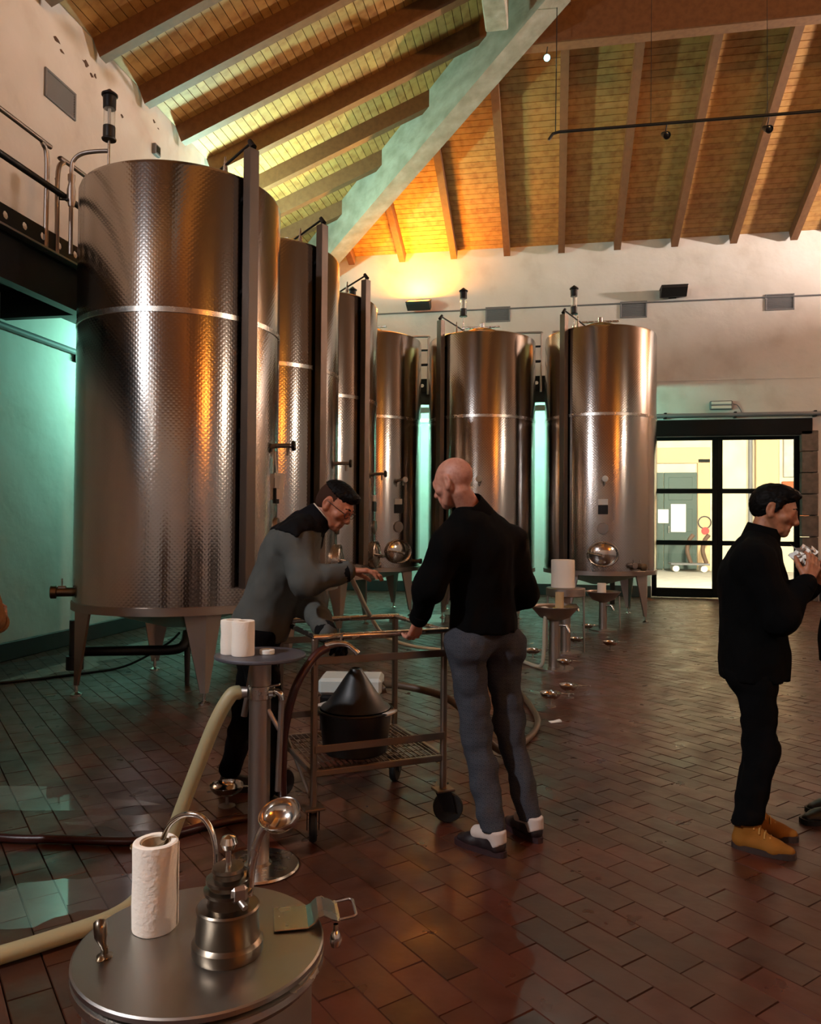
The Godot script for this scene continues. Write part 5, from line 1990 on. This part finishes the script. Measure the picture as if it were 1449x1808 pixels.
func hand_field(wrist: Vector3, along: Vector3, palm: Vector3, thumb: Vector3, curl: float, s := 1.0) -> Field:
	# along: towards the knuckles; palm: out of the palm; thumb: the side where the thumb sits
	var f := field(0.008)
	along = along.normalized()
	thumb = (thumb - along * thumb.dot(along)).normalized()
	palm = (palm - along * palm.dot(along) - thumb * palm.dot(thumb)).normalized()
	var P := func(a: float, t: float, p: float) -> Vector3: return wrist + (along * a + thumb * t + palm * p) * s
	f.bone(P.call(-0.03, 0, 0), P.call(0.012, 0, 0), 0.025 * s, 0.024 * s, palm, 1.25)
	for j in 4:
		f.bone(P.call(0.01, 0.014 - 0.009 * j, 0), P.call(0.082 - 0.004 * absf(j - 1.2), 0.030 - 0.0195 * j, 0), 0.015 * s, 0.0115 * s)
	f.bone(P.call(0.015, 0.022, 0.006), P.call(0.045, 0.030, 0.010), 0.017 * s, 0.012 * s)
	var lens := [[0.042, 0.025, 0.020], [0.046, 0.029, 0.021], [0.043, 0.027, 0.020], [0.034, 0.020, 0.018]]
	for j in 4:
		var p: Vector3 = P.call(0.082 - 0.004 * absf(j - 1.2), 0.030 - 0.0195 * j, 0)
		var ang := curl * (0.30 + 0.04 * j)
		var side := (1.5 - j) * 0.05
		for m in 3:
			var d: Vector3 = (along * cos(ang) + palm * sin(ang) + thumb * side).normalized()
			var q: Vector3 = p + d * lens[j][m] * s
			f.bone(p, q, (0.0100 - 0.0009 * m - (0.001 if j == 3 else 0.0)) * s, (0.0094 - 0.0010 * m - (0.001 if j == 3 else 0.0)) * s)
			p = q
			ang += curl * [0.62, 0.45, 0.3][m]
	var p0: Vector3 = P.call(0.022, 0.030, 0.010)
	var d0 := (along * 0.70 + thumb * 0.62 + palm * 0.35).normalized()
	var p1 := p0 + d0 * 0.040 * s
	var d1 := (along * 0.86 + thumb * 0.25 + palm * (0.25 + 0.3 * curl)).normalized()
	var p2 := p1 + d1 * 0.032 * s
	var d2 := (along * 0.85 - thumb * 0.05 + palm * (0.25 + 0.5 * curl)).normalized()
	f.bone(p0, p1, 0.0145 * s, 0.0112 * s)
	f.bone(p1, p2, 0.0112 * s, 0.0100 * s)
	f.bone(p2, p2 + d2 * 0.026 * s, 0.0100 * s, 0.0085 * s)
	return f


func shoe_field(heel: Vector3, toe: Vector3, up_h: float, w := 1.0) -> Field:
	var f := field(0.02)
	var d := (toe - heel)
	var l := d.length()
	d = d.normalized()
	var sd := d.cross(Vector3.UP).normalized()
	var P := func(a: float, h: float, s: float) -> Vector3: return heel + d * (a * l) + Vector3.UP * h + sd * s
	f.bone(P.call(0.14, 0.040, 0), P.call(0.36, 0.042, 0), 0.037 * w, 0.036 * w)
	f.bone(P.call(0.36, 0.042, 0), P.call(0.68, 0.032, 0.004), 0.038 * w, 0.043 * w, Vector3.UP, 1.25)
	f.bone(P.call(0.66, 0.030, 0.004), P.call(0.88, 0.026, 0.0), 0.044 * w, 0.030 * w, Vector3.UP, 1.35)
	f.bone(P.call(0.17, 0.05, 0), P.call(0.19, up_h, 0), 0.036 * w, 0.040 * w)
	f.bone(P.call(0.30, up_h * 0.8, 0), P.call(0.60, 0.048, 0), 0.030 * w, 0.026 * w)
	f.cuts.append([Vector3(0, 0.012, 0), Vector3.DOWN])
	f.cuts.append([Vector3(0, up_h + 0.02, 0), Vector3.UP])
	return f


func sole(heel: Vector3, toe: Vector3, w: float, h: float) -> Geo:
	var g := Geo.new()
	var d := (toe - heel)
	var l := d.length()
	d = d.normalized()
	var sd := d.cross(Vector3.UP).normalized()
	var out := []
	for k in 28:
		var a := TAU * k / 28.0
		var x := 0.5 - 0.5 * cos(a)
		var wide := 0.047 * w * pow(absf(sin(a)), 0.6) * (0.80 + 0.35 * x) * signf(sin(a) + 1e-6)
		out.append(heel + d * (x * l) + sd * wide)
	var top := []
	for p in out:
		top.append(p + Vector3.UP * h)
	var c := (heel + toe) / 2.0
	for k in 28:
		var j := (k + 1) % 28
		g.flat([out[k], out[j], top[j], top[k]], (out[k] + out[j]) / 2.0 - c)
		g.tri(c, out[k], out[j], Vector3.DOWN, Vector3.DOWN, Vector3.DOWN)
		g.tri(c + Vector3.UP * h, top[k], top[j], Vector3.UP, Vector3.UP, Vector3.UP)
	return g


func person(label: String, J: Dictionary, W: Dictionary) -> Node3D:
	# J: joints in the world; W: what is worn. Everything is built round the middle of the feet.
	var base: Vector3 = (J.heelR + J.heelL + J.toeR + J.toeL) / 4.0
	base.y = 0.0
	var t := thing("person", label, "person", base)
	var j := {}
	for key in J:
		j[key] = J[key] - base if not key in ["face", "up", "front", "handR", "handL", "palmR", "palmL", "thumbR", "thumbL"] else J[key]
	var front: Vector3 = J.front.normalized()
	var right := front.cross(Vector3.UP).normalized()
	# the body: head, neck, trunk, limbs and hands in one mesh
	var skin := Geo.new()
	var q: float = W.get("coarse", 1.0)
	var hf := head_field(j.head, J.face, J.up, W.get("head", 1.0))
	var hb := -(J.face as Vector3).normalized()
	hf.bone(j.head + J.up.normalized() * -0.05 + hb * 0.022, j.neck, 0.052, 0.058)
	hf.mesh_into(skin, 0.0044 * q)
	var trunk := field(0.05)
	trunk.bone(j.neck + (j.chest - j.neck) * 0.08, j.chest, 0.05, 0.10, front, 1.2)
	trunk.bone(j.chest, j.pelvis, 0.11, 0.11, front, 1.2)
	for s in ["R", "L"]:
		trunk.bone(j["hip" + s], j["knee" + s], 0.065, 0.045)
		trunk.bone(j["knee" + s], j["ankle" + s], 0.045, 0.032)
		trunk.bone(j.chest.lerp(j["sh" + s], 0.3) + Vector3(0, 0.02, 0), j["sh" + s], 0.05, 0.045)
		trunk.bone(j["sh" + s], j["el" + s], 0.042, 0.035)
		trunk.bone(j["el" + s], j["wr" + s], 0.034, 0.024)
	trunk.mesh_into(skin, 0.018 * q)
	var gloves := {}
	for s in ["R", "L"]:
		if J.has("hand" + s):
			var h := hand_field(j["wr" + s], J["hand" + s], J["palm" + s], J["thumb" + s], W.get("curl" + s, 0.9))
			if W.get("glove", "") == s:
				var gg := Geo.new()
				for i in h.RA.size():
					h.RA[i] += 0.002
					h.RB[i] += 0.002
				h.mesh_into(gg, 0.0038 * q)
				gloves[s] = gg
			else:
				h.mesh_into(skin, 0.0038 * q)
	put("body", skin, W.skin, t)
	for s in gloves:
		put("glove", gloves[s], M.glove, t, "dark work glove")
	# jacket
	var jf := field(0.055, W.get("fold", 0.010), Vector3(9, 5.5, 9))
	var bulk: float = W.get("bulk", 1.0)
	var sleeve: float = W.get("sleeve", bulk)
	var hem: Vector3 = j.hem
	jf.bone(j.neck + (j.chest - j.neck) * 0.42, j.chest, 0.105 * bulk, 0.150 * bulk, front, 1.22)
	jf.bone(j.chest, j.pelvis, 0.155 * bulk, 0.150 * bulk, front, 1.18)
	jf.bone(j.pelvis, hem, 0.150 * bulk, 0.155 * bulk, front, 1.14)
	for s in ["R", "L"]:
		jf.bone(j.chest.lerp(j["sh" + s], 0.30) + (j.neck - j.chest) * 0.55, j["sh" + s], 0.082, 0.072 * bulk)
		jf.bone(j["sh" + s], j["el" + s], 0.076 * bulk, 0.064 * sleeve)
		jf.bone(j["el" + s], j["wr" + s] + (j["el" + s] - j["wr" + s]).normalized() * 0.02, 0.062 * sleeve, 0.042 * sleeve)
	var down: Vector3 = (hem - j.pelvis).normalized()
	jf.cuts.append([hem, down])
	var jg := Geo.new()
	jf.mesh_into(jg, 0.013 * q)
	var jk := put("jacket", jg, W.jacket, t)
	if W.has("yoke"):
		# darker shoulder yoke worn over the jacket body
		var yf := field(jf.k, jf.fold, jf.fold_scale)
		for i in jf.A.size():
			yf.bone(jf.A[i], jf.B[i], jf.RA[i] + 0.006, jf.RB[i] + 0.006, jf.N[i], jf.S[i])
		var ax: Vector3 = (j.neck - j.chest).normalized()
		yf.cuts.append([j.chest.lerp(j.neck, 0.42), (-ax + front * 0.30).normalized()])
		yf.cuts.append([j.chest + front * 0.10, (front * 0.9 + Vector3.DOWN * 0.3).normalized()])
		var yg := Geo.new()
		yf.mesh_into(yg, 0.011)
		put("yoke", yg, W.yoke, jk, "dark shoulder yoke")
	# collar: an open band round the neck
	var cg := Geo.new()
	var nd: Vector3 = (j.head - J.up.normalized() * 0.05 + hb * 0.02 - j.neck).normalized()
	cg.xf = Transform3D(look_basis(nd, front), j.neck - nd * 0.035)
	var ch: float = W.get("collar", 0.075)
	cg.lathe([Vector2(0.098, -0.02), Vector2(0.090, 0.02), Vector2(0.080, ch), Vector2(0.077, ch + 0.006), Vector2(0.072, ch), Vector2(0.076, 0.02)], 36)
	put("collar", cg, W.get("collar_mat", W.jacket), jk)
	if W.has("lining"):
		var lg := Geo.new()
		lg.xf = cg.xf
		lg.lathe([Vector2(0.070, 0.015), Vector2(0.0715, ch + 0.002), Vector2(0.074, ch + 0.012), Vector2(0.070, ch + 0.012), Vector2(0.066, ch), Vector2(0.066, 0.015)], 36)
		put("collar_lining", lg, W.lining, jk, "pale collar lining")
	for s in ["R", "L"]:
		var cf := Geo.new()
		var dv: Vector3 = (j["wr" + s] - j["el" + s]).normalized()
		cf.tube([j["wr" + s] - dv * 0.055, j["wr" + s] - dv * 0.015, j["wr" + s] - dv * 0.005], [0.0445 * sleeve, 0.0435 * sleeve, 0.037 * sleeve], 20)
		put("cuff", cf, W.get("cuff", W.jacket), jk)
	# trousers
	var tf := field(0.045, W.get("leg_fold", 0.014), Vector3(6.5, 8.0, 6.5))
	tf.bone(j.pelvis + Vector3(0, 0.05, 0), j.pelvis - Vector3(0, 0.03, 0), 0.130, 0.132, front, 1.12)
	for s in ["R", "L"]:
		tf.bone(j["hip" + s], j["knee" + s], 0.098, 0.070)
		tf.bone(j["knee" + s], j["ankle" + s] + Vector3(0, 0.0, 0), 0.071, W.get("leg_end", 0.060))
		# seat
		tf.bone(j["hip" + s] - front * 0.055 + Vector3(0, -0.01, 0), j["hip" + s] - front * 0.02, 0.085, 0.09)
	tf.cuts.append([Vector3(0, W.get("leg_hem", 0.085), 0), Vector3.DOWN])
	var tg := Geo.new()
	tf.mesh_into(tg, 0.013 * q)
	put("trousers", tg, W.trousers, t)
	for s in ["R", "L"]:
		var sg := Geo.new()
		shoe_field(j["heel" + s], j["toe" + s], W.get("shoe_height", 0.085), W.get("shoe_width", 1.0)).mesh_into(sg, 0.0075 * q)
		var so := put("shoe", sg, W.shoe, t)
		put("sole", sole(j["heel" + s] - (j["toe" + s] - j["heel" + s]).normalized() * 0.008, j["toe" + s] + (j["toe" + s] - j["heel" + s]).normalized() * 0.006, W.get("shoe_width", 1.0), W.get("sole_h", 0.026)), W.sole, so)
		if W.has("laces"):
			# crossed laces over the tongue
			var ld: Vector3 = (j["toe" + s] - j["heel" + s]).normalized()
			var ls := ld.cross(Vector3.UP).normalized()
			var ll: float = (j["toe" + s] - j["heel" + s]).length()
			for k in 4:
				var lg2 := Geo.new()
				var c0: Vector3 = j["heel" + s] + ld * ll * (0.36 + 0.085 * k) + Vector3.UP * (0.128 - 0.017 * k)
				lg2.tube([c0 - ls * 0.034 - Vector3.UP * 0.022, c0 - ls * 0.018, c0 + ls * 0.018, c0 + ls * 0.034 - Vector3.UP * 0.022], 0.004, 8)
				put("lace", lg2, W.laces, so)
		if W.has("heel_patch"):
			var hp := Geo.new()
			var hd: Vector3 = (j["toe" + s] - j["heel" + s]).normalized()
			var hfld := field(0.012)
			hfld.bone(j["heel" + s] + hd * 0.036 + Vector3(0, 0.05, 0), j["heel" + s] + hd * 0.042 + Vector3(0, 0.105, 0), 0.041, 0.043)
			hfld.bone(j["heel" + s] + hd * 0.06 + Vector3(0, 0.09, 0), j["heel" + s] + hd * 0.15 + Vector3(0, 0.075, 0), 0.040, 0.034)
			hfld.cuts.append([j["heel" + s] + hd * 0.03 + Vector3(0, 0.045, 0), Vector3(0, -1, 0) + hd * -0.55])
			hfld.cuts.append([Vector3(0, 0.115, 0), Vector3.UP])
			hfld.mesh_into(hp, 0.006)
			put("heel_counter", hp, W.heel_patch, so, "white padded heel of the trainer")
	# hair
	if W.has("hair"):
		var fw: Vector3 = J.face.normalized()
		var rt := fw.cross(J.up).normalized()
		var up := rt.cross(fw).normalized()
		var bs := Basis(rt, up, fw)
		var sc: float = W.get("head", 1.0)
		var P := func(x: float, y: float, z: float) -> Vector3: return j.head + bs * Vector3(x, y, z) * sc
		var rf := field(0.02, 0.005, Vector3(45, 110, 45))
		rf.ball(bs, P.call(0, 0.040, -0.018), Vector3(0.079, 0.088, 0.099) * sc)
		if W.get("hair_style", "") == "short":
			# shaved sides, longer brushed-forward top with a quiff over the forehead
			rf.ball(bs, P.call(0, 0.088, 0.030), Vector3(0.054, 0.034, 0.064) * sc)
			rf.bone(P.call(-0.028, 0.088, 0.074), P.call(0.028, 0.088, 0.074), 0.019 * sc, 0.019 * sc)
			rf.cuts.append([P.call(0, 0.056, 0.0), (-up + fw * -0.16).normalized()])
			var sf := field(0.02, 0.0015, Vector3(90, 90, 90))
			sf.ball(bs, P.call(0, 0.030, -0.018), Vector3(0.0768, 0.088, 0.0955) * sc)
			sf.ball(bs, P.call(0, -0.01, -0.045), Vector3(0.066, 0.062, 0.062) * sc)
			sf.cuts.append([P.call(0, 0.03, 0.022), (fw - up * 0.30).normalized()])
			sf.cuts.append([P.call(0, -0.055, -0.05), (-up + fw * 0.75).normalized()])
			var sg2 := Geo.new()
			sf.mesh_into(sg2, 0.006 * q)
			put("cropped_hair", sg2, M.stubble, t, "cropped brown hair at the sides and back")
		else:
			rf.ball(bs, P.call(0, 0.020, -0.045), Vector3(0.076, 0.085, 0.075) * sc)
			rf.ball(bs, P.call(0, 0.088, 0.025), Vector3(0.066, 0.042, 0.072) * sc)
			rf.bone(P.call(-0.035, 0.085, 0.072), P.call(0.035, 0.085, 0.072), 0.020 * sc, 0.020 * sc)
			rf.cuts.append([P.call(0, 0.052, 0.062), (-up * 0.62 + fw * 0.80).normalized()])
			rf.cuts.append([P.call(0, -0.055, -0.02), -up])
			for x in [-1.0, 1.0]:
				rf.bone(P.call(0.071 * x, 0.05, 0.020), P.call(0.0715 * x, -0.005, 0.016), 0.012 * sc, 0.007 * sc)
		var rg := Geo.new()
		rf.mesh_into(rg, 0.0055 * q)
		put("hair", rg, W.hair, t)
		for x in [-1.0, 1.0]:
			# brows
			var bg := Geo.new()
			bg.tube([P.call(0.014 * x, 0.030, 0.0965), P.call(0.030 * x, 0.034, 0.093), P.call(0.046 * x, 0.028, 0.080)], [0.0035, 0.0042, 0.002], 8)
			put("eyebrow", bg, W.hair, t)
	if W.get("glasses", false):
		var fw2: Vector3 = J.face.normalized()
		var rt2 := fw2.cross(J.up).normalized()
		var up2 := rt2.cross(fw2).normalized()
		var b2 := Basis(rt2, up2, fw2)
		var gl := Geo.new()
		for x in [-1.0, 1.0]:
			var ringp := []
			for k in 17:
				var a := TAU * k / 16.0
				ringp.append(j.head + b2 * Vector3(0.033 * x + 0.026 * cos(a), 0.004 + 0.018 * sin(a), 0.108 - 0.006 * absf(cos(a))))
			gl.tube(ringp, 0.0018, 6)
			gl.tube([j.head + b2 * Vector3(0.059 * x, 0.008, 0.100), j.head + b2 * Vector3(0.077 * x, 0.010, 0.05), j.head + b2 * Vector3(0.083 * x, 0.012, -0.01), j.head + b2 * Vector3(0.080 * x, -0.006, -0.03)], 0.002, 6)
		gl.tube([j.head + b2 * Vector3(-0.008, 0.008, 0.112), j.head + b2 * Vector3(0.008, 0.008, 0.112)], 0.0018, 6)
		put("glasses", gl, M.black_plastic, t, "thin dark framed glasses")
	return t


func cloth(c: Color, rough := 0.95, scale := 40.0) -> StandardMaterial3D:
	var m := std(c, rough)
	m.normal_enabled = true
	m.normal_texture = M.weave
	m.normal_scale = 0.4
	m.metallic_specular = 0.2
	return tri_map(m, scale, false)


func skin_mat(c: Color) -> StandardMaterial3D:
	var m := std(c, 0.55)
	m.albedo_texture = M.skin_spots
	m.subsurf_scatter_enabled = true
	m.subsurf_scatter_strength = 0.12
	return tri_map(m, 7.0, false)


func people() -> void:
	M.weave = noise_tex(256, 0.12, 71, 2, 3.0)
	M.skin_spots = noise_tex(256, 0.02, 72, 4, 0.0, [[0.0, Color(0.88, 0.78, 0.74)], [0.6, Color(1, 0.97, 0.95)], [1.0, Color(1, 1, 1)]])
	M.stubble = cloth(Color(0.20, 0.125, 0.09), 0.8, 90.0)
	M.glove = cloth(Color(0.055, 0.055, 0.058), 0.9)
	var black_knit := cloth(Color(0.020, 0.020, 0.019), 0.95, 60.0)
	var denim := cloth(Color(0.27, 0.275, 0.295), 0.95, 50.0)
	denim.albedo_texture = noise_tex(256, 0.01, 73, 4, 0.0, [[0.0, Color(0.55, 0.56, 0.58)], [0.55, Color(0.85, 0.85, 0.86)], [1.0, Color(1, 1, 1)]])
	var black_cotton := cloth(Color(0.022, 0.021, 0.023), 0.95)
	var hair := cloth(Color(0.035, 0.027, 0.022), 0.6, 80.0)
	var trainer := std(Color(0.085, 0.03, 0.04), 0.5)
	var white_heel := cloth(Color(0.72, 0.66, 0.62), 0.8)
	var dark_sole := std(Color(0.15, 0.05, 0.06), 0.6)

	# bald man at the trolley
	person("bald person seen from behind in a black sweater and grey jeans at the trolley", {
		"head": Vector3(-0.462, 1.703, -3.605), "face": Vector3(-0.90, -0.34, -0.38), "up": Vector3(-0.28, 1, -0.10), "front": Vector3(-0.72, 0, -0.69),
		"neck": Vector3(-0.386, 1.575, -3.648), "chest": Vector3(-0.345, 1.385, -3.66), "pelvis": Vector3(-0.325, 1.03, -3.735), "hem": Vector3(-0.325, 0.985, -3.735),
		"shL": Vector3(-0.475, 1.405, -3.510), "elL": Vector3(-0.560, 1.215, -3.515), "wrL": Vector3(-0.635, 1.035, -3.640),
		"handL": Vector3(-0.25, -0.75, -0.45), "palmL": Vector3(-0.45, -0.5, -0.6), "thumbL": Vector3(0.55, 0.0, -0.6),
		"shR": Vector3(-0.205, 1.415, -3.800), "elR": Vector3(-0.140, 1.160, -3.885), "wrR": Vector3(-0.36, 1.08, -4.02),
		"handR": Vector3(-0.9, -0.3, -0.2), "palmR": Vector3(0, -1, 0), "thumbR": Vector3(0, 0, 1),
		"hipL": Vector3(-0.405, 0.935, -3.665), "kneeL": Vector3(-0.350, 0.519, -3.655), "ankleL": Vector3(-0.262, 0.11, -3.545),
		"hipR": Vector3(-0.245, 0.930, -3.810), "kneeR": Vector3(-0.205, 0.530, -3.815), "ankleR": Vector3(-0.105, 0.11, -3.755),
		"heelL": Vector3(-0.205, 0, -3.505), "toeL": Vector3(-0.435, 0, -3.640), "heelR": Vector3(-0.050, 0, -3.695), "toeR": Vector3(-0.225, 0, -3.905),
	}, {"skin": skin_mat(Color(0.70, 0.50, 0.42)), "jacket": black_knit, "trousers": denim, "shoe": trainer, "sole": dark_sole, "heel_patch": white_heel, "bulk": 1.06, "collar": 0.07, "leg_hem": 0.095, "leg_fold": 0.016, "curlL": 1.1, "head": 0.97})

	# bending man with glasses
	person("bending person with glasses and a grey jacket, reaching over the trolley", {
		"head": Vector3(-1.112, 1.600, -3.842), "face": Vector3(0.80, -0.58, 0.16), "up": Vector3(0.58, 0.80, 0.05), "front": Vector3(0.95, -0.25, 0.20),
		"neck": Vector3(-1.222, 1.515, -3.825), "chest": Vector3(-1.345, 1.345, -3.805), "pelvis": Vector3(-1.500, 0.965, -3.800), "hem": Vector3(-1.510, 0.900, -3.800),
		"shR": Vector3(-1.270, 1.430, -3.665), "elR": Vector3(-1.185, 1.225, -3.600), "wrR": Vector3(-0.985, 1.270, -3.690),
		"handR": Vector3(0.92, 0.02, -0.25), "palmR": Vector3(0.1, -1, 0.1), "thumbR": Vector3(0.2, 0, -1),
		"shL": Vector3(-1.345, 1.440, -3.970), "elL": Vector3(-1.265, 1.080, -3.930), "wrL": Vector3(-1.085, 0.955, -3.640),
		"handL": Vector3(0.72, -0.28, 0.62), "palmL": Vector3(-0.1, -1, 0.1), "thumbL": Vector3(0.6, 0, -0.8),
		"hipR": Vector3(-1.480, 0.89, -3.700), "kneeR": Vector3(-1.420, 0.50, -3.760), "ankleR": Vector3(-1.455, 0.11, -3.800),
		"hipL": Vector3(-1.560, 0.90, -3.890), "kneeL": Vector3(-1.640, 0.51, -3.980), "ankleL": Vector3(-1.775, 0.11, -4.070),
		"heelR": Vector3(-1.520, 0, -3.815), "toeR": Vector3(-1.265, 0, -3.740), "heelL": Vector3(-1.835, 0, -4.055), "toeL": Vector3(-1.575, 0, -4.125),
	}, {"skin": skin_mat(Color(0.66, 0.43, 0.32)), "jacket": cloth(Color(0.29, 0.295, 0.28), 0.85), "yoke": cloth(Color(0.050, 0.050, 0.055), 0.8), "collar_mat": cloth(Color(0.040, 0.040, 0.055), 0.8), "lining": cloth(Color(0.72, 0.66, 0.58), 0.9), "cuff": cloth(Color(0.06, 0.058, 0.055), 0.9), "trousers": black_cotton, "shoe": std(Color(0.03, 0.03, 0.03), 0.5), "sole": std(Color(0.025, 0.025, 0.025), 0.6), "hair": hair, "hair_style": "short", "glasses": true, "glove": "L", "collar": 0.085, "bulk": 1.06, "sleeve": 1.22, "curlR": 0.75, "curlL": 1.3, "fold": 0.014})

	# man in black on the right
	person("person in a black jacket and tan boots in profile before the glazed door", {
		"head": Vector3(1.060, 1.585, -3.975), "face": Vector3(0.88, -0.30, 0.30), "up": Vector3(0.28, 1, 0.05), "front": Vector3(0.93, 0, 0.32),
		"neck": Vector3(1.005, 1.455, -3.990), "chest": Vector3(0.965, 1.245, -3.995), "pelvis": Vector3(0.975, 0.88, -4.000), "hem": Vector3(0.975, 0.77, -4.000),
		"shR": Vector3(0.930, 1.345, -3.830), "elR": Vector3(1.035, 1.085, -3.780), "wrR": Vector3(1.185, 1.255, -3.880),
		"handR": Vector3(0.35, 0.85, -0.25), "palmR": Vector3(-0.5, 0.2, -0.8), "thumbR": Vector3(-0.75, 0.35, 0.3),
		"shL": Vector3(1.020, 1.345, -4.170), "elL": Vector3(1.130, 1.080, -4.190), "wrL": Vector3(1.265, 1.220, -4.060),
		"handL": Vector3(0.2, 0.8, 0.35), "palmL": Vector3(-0.3, 0.2, 0.9), "thumbL": Vector3(-0.7, 0.4, -0.2),
		"hipR": Vector3(0.960, 0.80, -3.920), "kneeR": Vector3(0.985, 0.44, -3.900), "ankleR": Vector3(0.900, 0.12, -3.835),
		"hipL": Vector3(0.990, 0.80, -4.090), "kneeL": Vector3(1.020, 0.45, -4.080), "ankleL": Vector3(0.955, 0.12, -4.020),
		"heelR": Vector3(0.845, 0, -3.850), "toeR": Vector3(1.090, 0, -3.755), "heelL": Vector3(0.915, 0, -4.030), "toeL": Vector3(1.165, 0, -3.975),
	}, {"skin": skin_mat(Color(0.62, 0.42, 0.30)), "jacket": cloth(Color(0.016, 0.016, 0.017), 0.9), "trousers": black_cotton, "shoe": cloth(Color(0.50, 0.32, 0.12), 0.75), "sole": std(Color(0.16, 0.09, 0.06), 0.7), "hair": hair, "collar": 0.085, "bulk": 1.17, "sleeve": 1.15, "curlR": 1.0, "curlL": 1.0, "shoe_height": 0.125, "laces": cloth(Color(0.62, 0.46, 0.24), 0.8), "shoe_width": 1.12, "leg_hem": 0.12, "leg_end": 0.068, "leg_fold": 0.014})
	# white napkin between the raised hands
	var g := Geo.new()
	var nn := 9
	var sheet := func(i: int, j: int) -> Vector3:
		var u := i / float(nn) - 0.5
		var v := j / float(nn) - 0.5
		return Vector3(u * 0.10 + 0.012 * sin(v * 9.0), v * 0.085 + 0.010 * sin(u * 11.0 + 1.0), 0.018 * sin(u * 13.0 + v * 7.0) + 0.012 * sin(v * 17.0) - 0.10 * u * u)
	for i in nn:
		for j in nn:
			var a: Vector3 = sheet.call(i, j)
			var b: Vector3 = sheet.call(i + 1, j)
			var c: Vector3 = sheet.call(i + 1, j + 1)
			var d: Vector3 = sheet.call(i, j + 1)
			for off in [0.0, -0.002]:
				var z := Vector3(0, 0, off)
				g.flat([a + z, b + z, c + z], Vector3(0, 0, 1 if off == 0.0 else -1))
				g.flat([a + z, c + z, d + z], Vector3(0, 0, 1 if off == 0.0 else -1))
	var o := put("napkin", g, M.paper)
	o.position = Vector3(1.185, 1.372, -3.93)
	tag(o, "crumpled white napkin in the raised hands of the person in tan boots", "napkin")

	# people cut by the frame
	person("person in black trousers and black shoes mostly cut off by the right edge", {
		"head": Vector3(1.56, 1.66, -4.36), "face": Vector3(-0.95, -0.1, 0.2), "up": Vector3(0, 1, 0), "front": Vector3(-0.95, 0, 0.25),
		"neck": Vector3(1.565, 1.52, -4.37), "chest": Vector3(1.56, 1.30, -4.37), "pelvis": Vector3(1.53, 0.93, -4.36), "hem": Vector3(1.53, 0.80, -4.36),
		"shR": Vector3(1.60, 1.42, -4.55), "elR": Vector3(1.64, 1.12, -4.57), "wrR": Vector3(1.56, 0.88, -4.50), "handR": Vector3(-0.2, -1, 0.1), "palmR": Vector3(0, 0, 1), "thumbR": Vector3(-1, 0, 0),
		"shL": Vector3(1.55, 1.42, -4.18), "elL": Vector3(1.60, 1.12, -4.14), "wrL": Vector3(1.54, 0.88, -4.12), "handL": Vector3(-0.2, -1, -0.1), "palmL": Vector3(0, 0, -1), "thumbL": Vector3(-1, 0, 0),
		"hipR": Vector3(1.53, 0.85, -4.45), "kneeR": Vector3(1.51, 0.47, -4.44), "ankleR": Vector3(1.52, 0.11, -4.42),
		"hipL": Vector3(1.51, 0.85, -4.28), "kneeL": Vector3(1.485, 0.47, -4.27), "ankleL": Vector3(1.455, 0.11, -4.26),
		"heelR": Vector3(1.58, 0, -4.43), "toeR": Vector3(1.33, 0, -4.38), "heelL": Vector3(1.51, 0, -4.29), "toeL": Vector3(1.255, 0, -4.21),
	}, {"skin": skin_mat(Color(0.62, 0.44, 0.34)), "jacket": cloth(Color(0.02, 0.02, 0.022), 0.9), "trousers": black_cotton, "shoe": std(Color(0.03, 0.028, 0.027), 0.45), "sole": std(Color(0.03, 0.03, 0.03), 0.6), "hair": hair, "bulk": 1.0, "curlR": 0.7, "curlL": 0.7, "coarse": 1.8})
	person("person in a tan coat, only an elbow in sight at the left edge", {
		"head": Vector3(-2.42, 1.66, -2.70), "face": Vector3(0.3, -0.1, -0.95), "up": Vector3(0, 1, 0), "front": Vector3(0.3, 0, -0.95),
		"neck": Vector3(-2.42, 1.52, -2.68), "chest": Vector3(-2.42, 1.30, -2.68), "pelvis": Vector3(-2.42, 0.93, -2.68), "hem": Vector3(-2.42, 0.78, -2.68),
		"shR": Vector3(-2.235, 1.42, -2.64), "elR": Vector3(-2.150, 1.14, -2.60), "wrR": Vector3(-2.24, 1.08, -2.80), "handR": Vector3(-0.4, 0.2, -0.9), "palmR": Vector3(-1, 0, 0.2), "thumbR": Vector3(0, 1, 0),
		"shL": Vector3(-2.605, 1.42, -2.74), "elL": Vector3(-2.68, 1.12, -2.76), "wrL": Vector3(-2.60, 0.90, -2.85), "handL": Vector3(0.2, -1, -0.3), "palmL": Vector3(1, 0, 0), "thumbL": Vector3(0, 0, -1),
		"hipR": Vector3(-2.33, 0.85, -2.66), "kneeR": Vector3(-2.33, 0.47, -2.67), "ankleR": Vector3(-2.33, 0.11, -2.66),
		"hipL": Vector3(-2.51, 0.85, -2.70), "kneeL": Vector3(-2.52, 0.47, -2.71), "ankleL": Vector3(-2.53, 0.11, -2.70),
		"heelR": Vector3(-2.34, 0, -2.60), "toeR": Vector3(-2.27, 0, -2.85), "heelL": Vector3(-2.54, 0, -2.64), "toeL": Vector3(-2.49, 0, -2.90),
	}, {"skin": skin_mat(Color(0.62, 0.44, 0.34)), "jacket": cloth(Color(0.45, 0.31, 0.19), 0.9), "trousers": black_cotton, "shoe": std(Color(0.03, 0.028, 0.027), 0.45), "sole": std(Color(0.03, 0.03, 0.03), 0.6), "hair": hair, "bulk": 1.0, "curlR": 0.7, "curlL": 0.7, "coarse": 1.8})
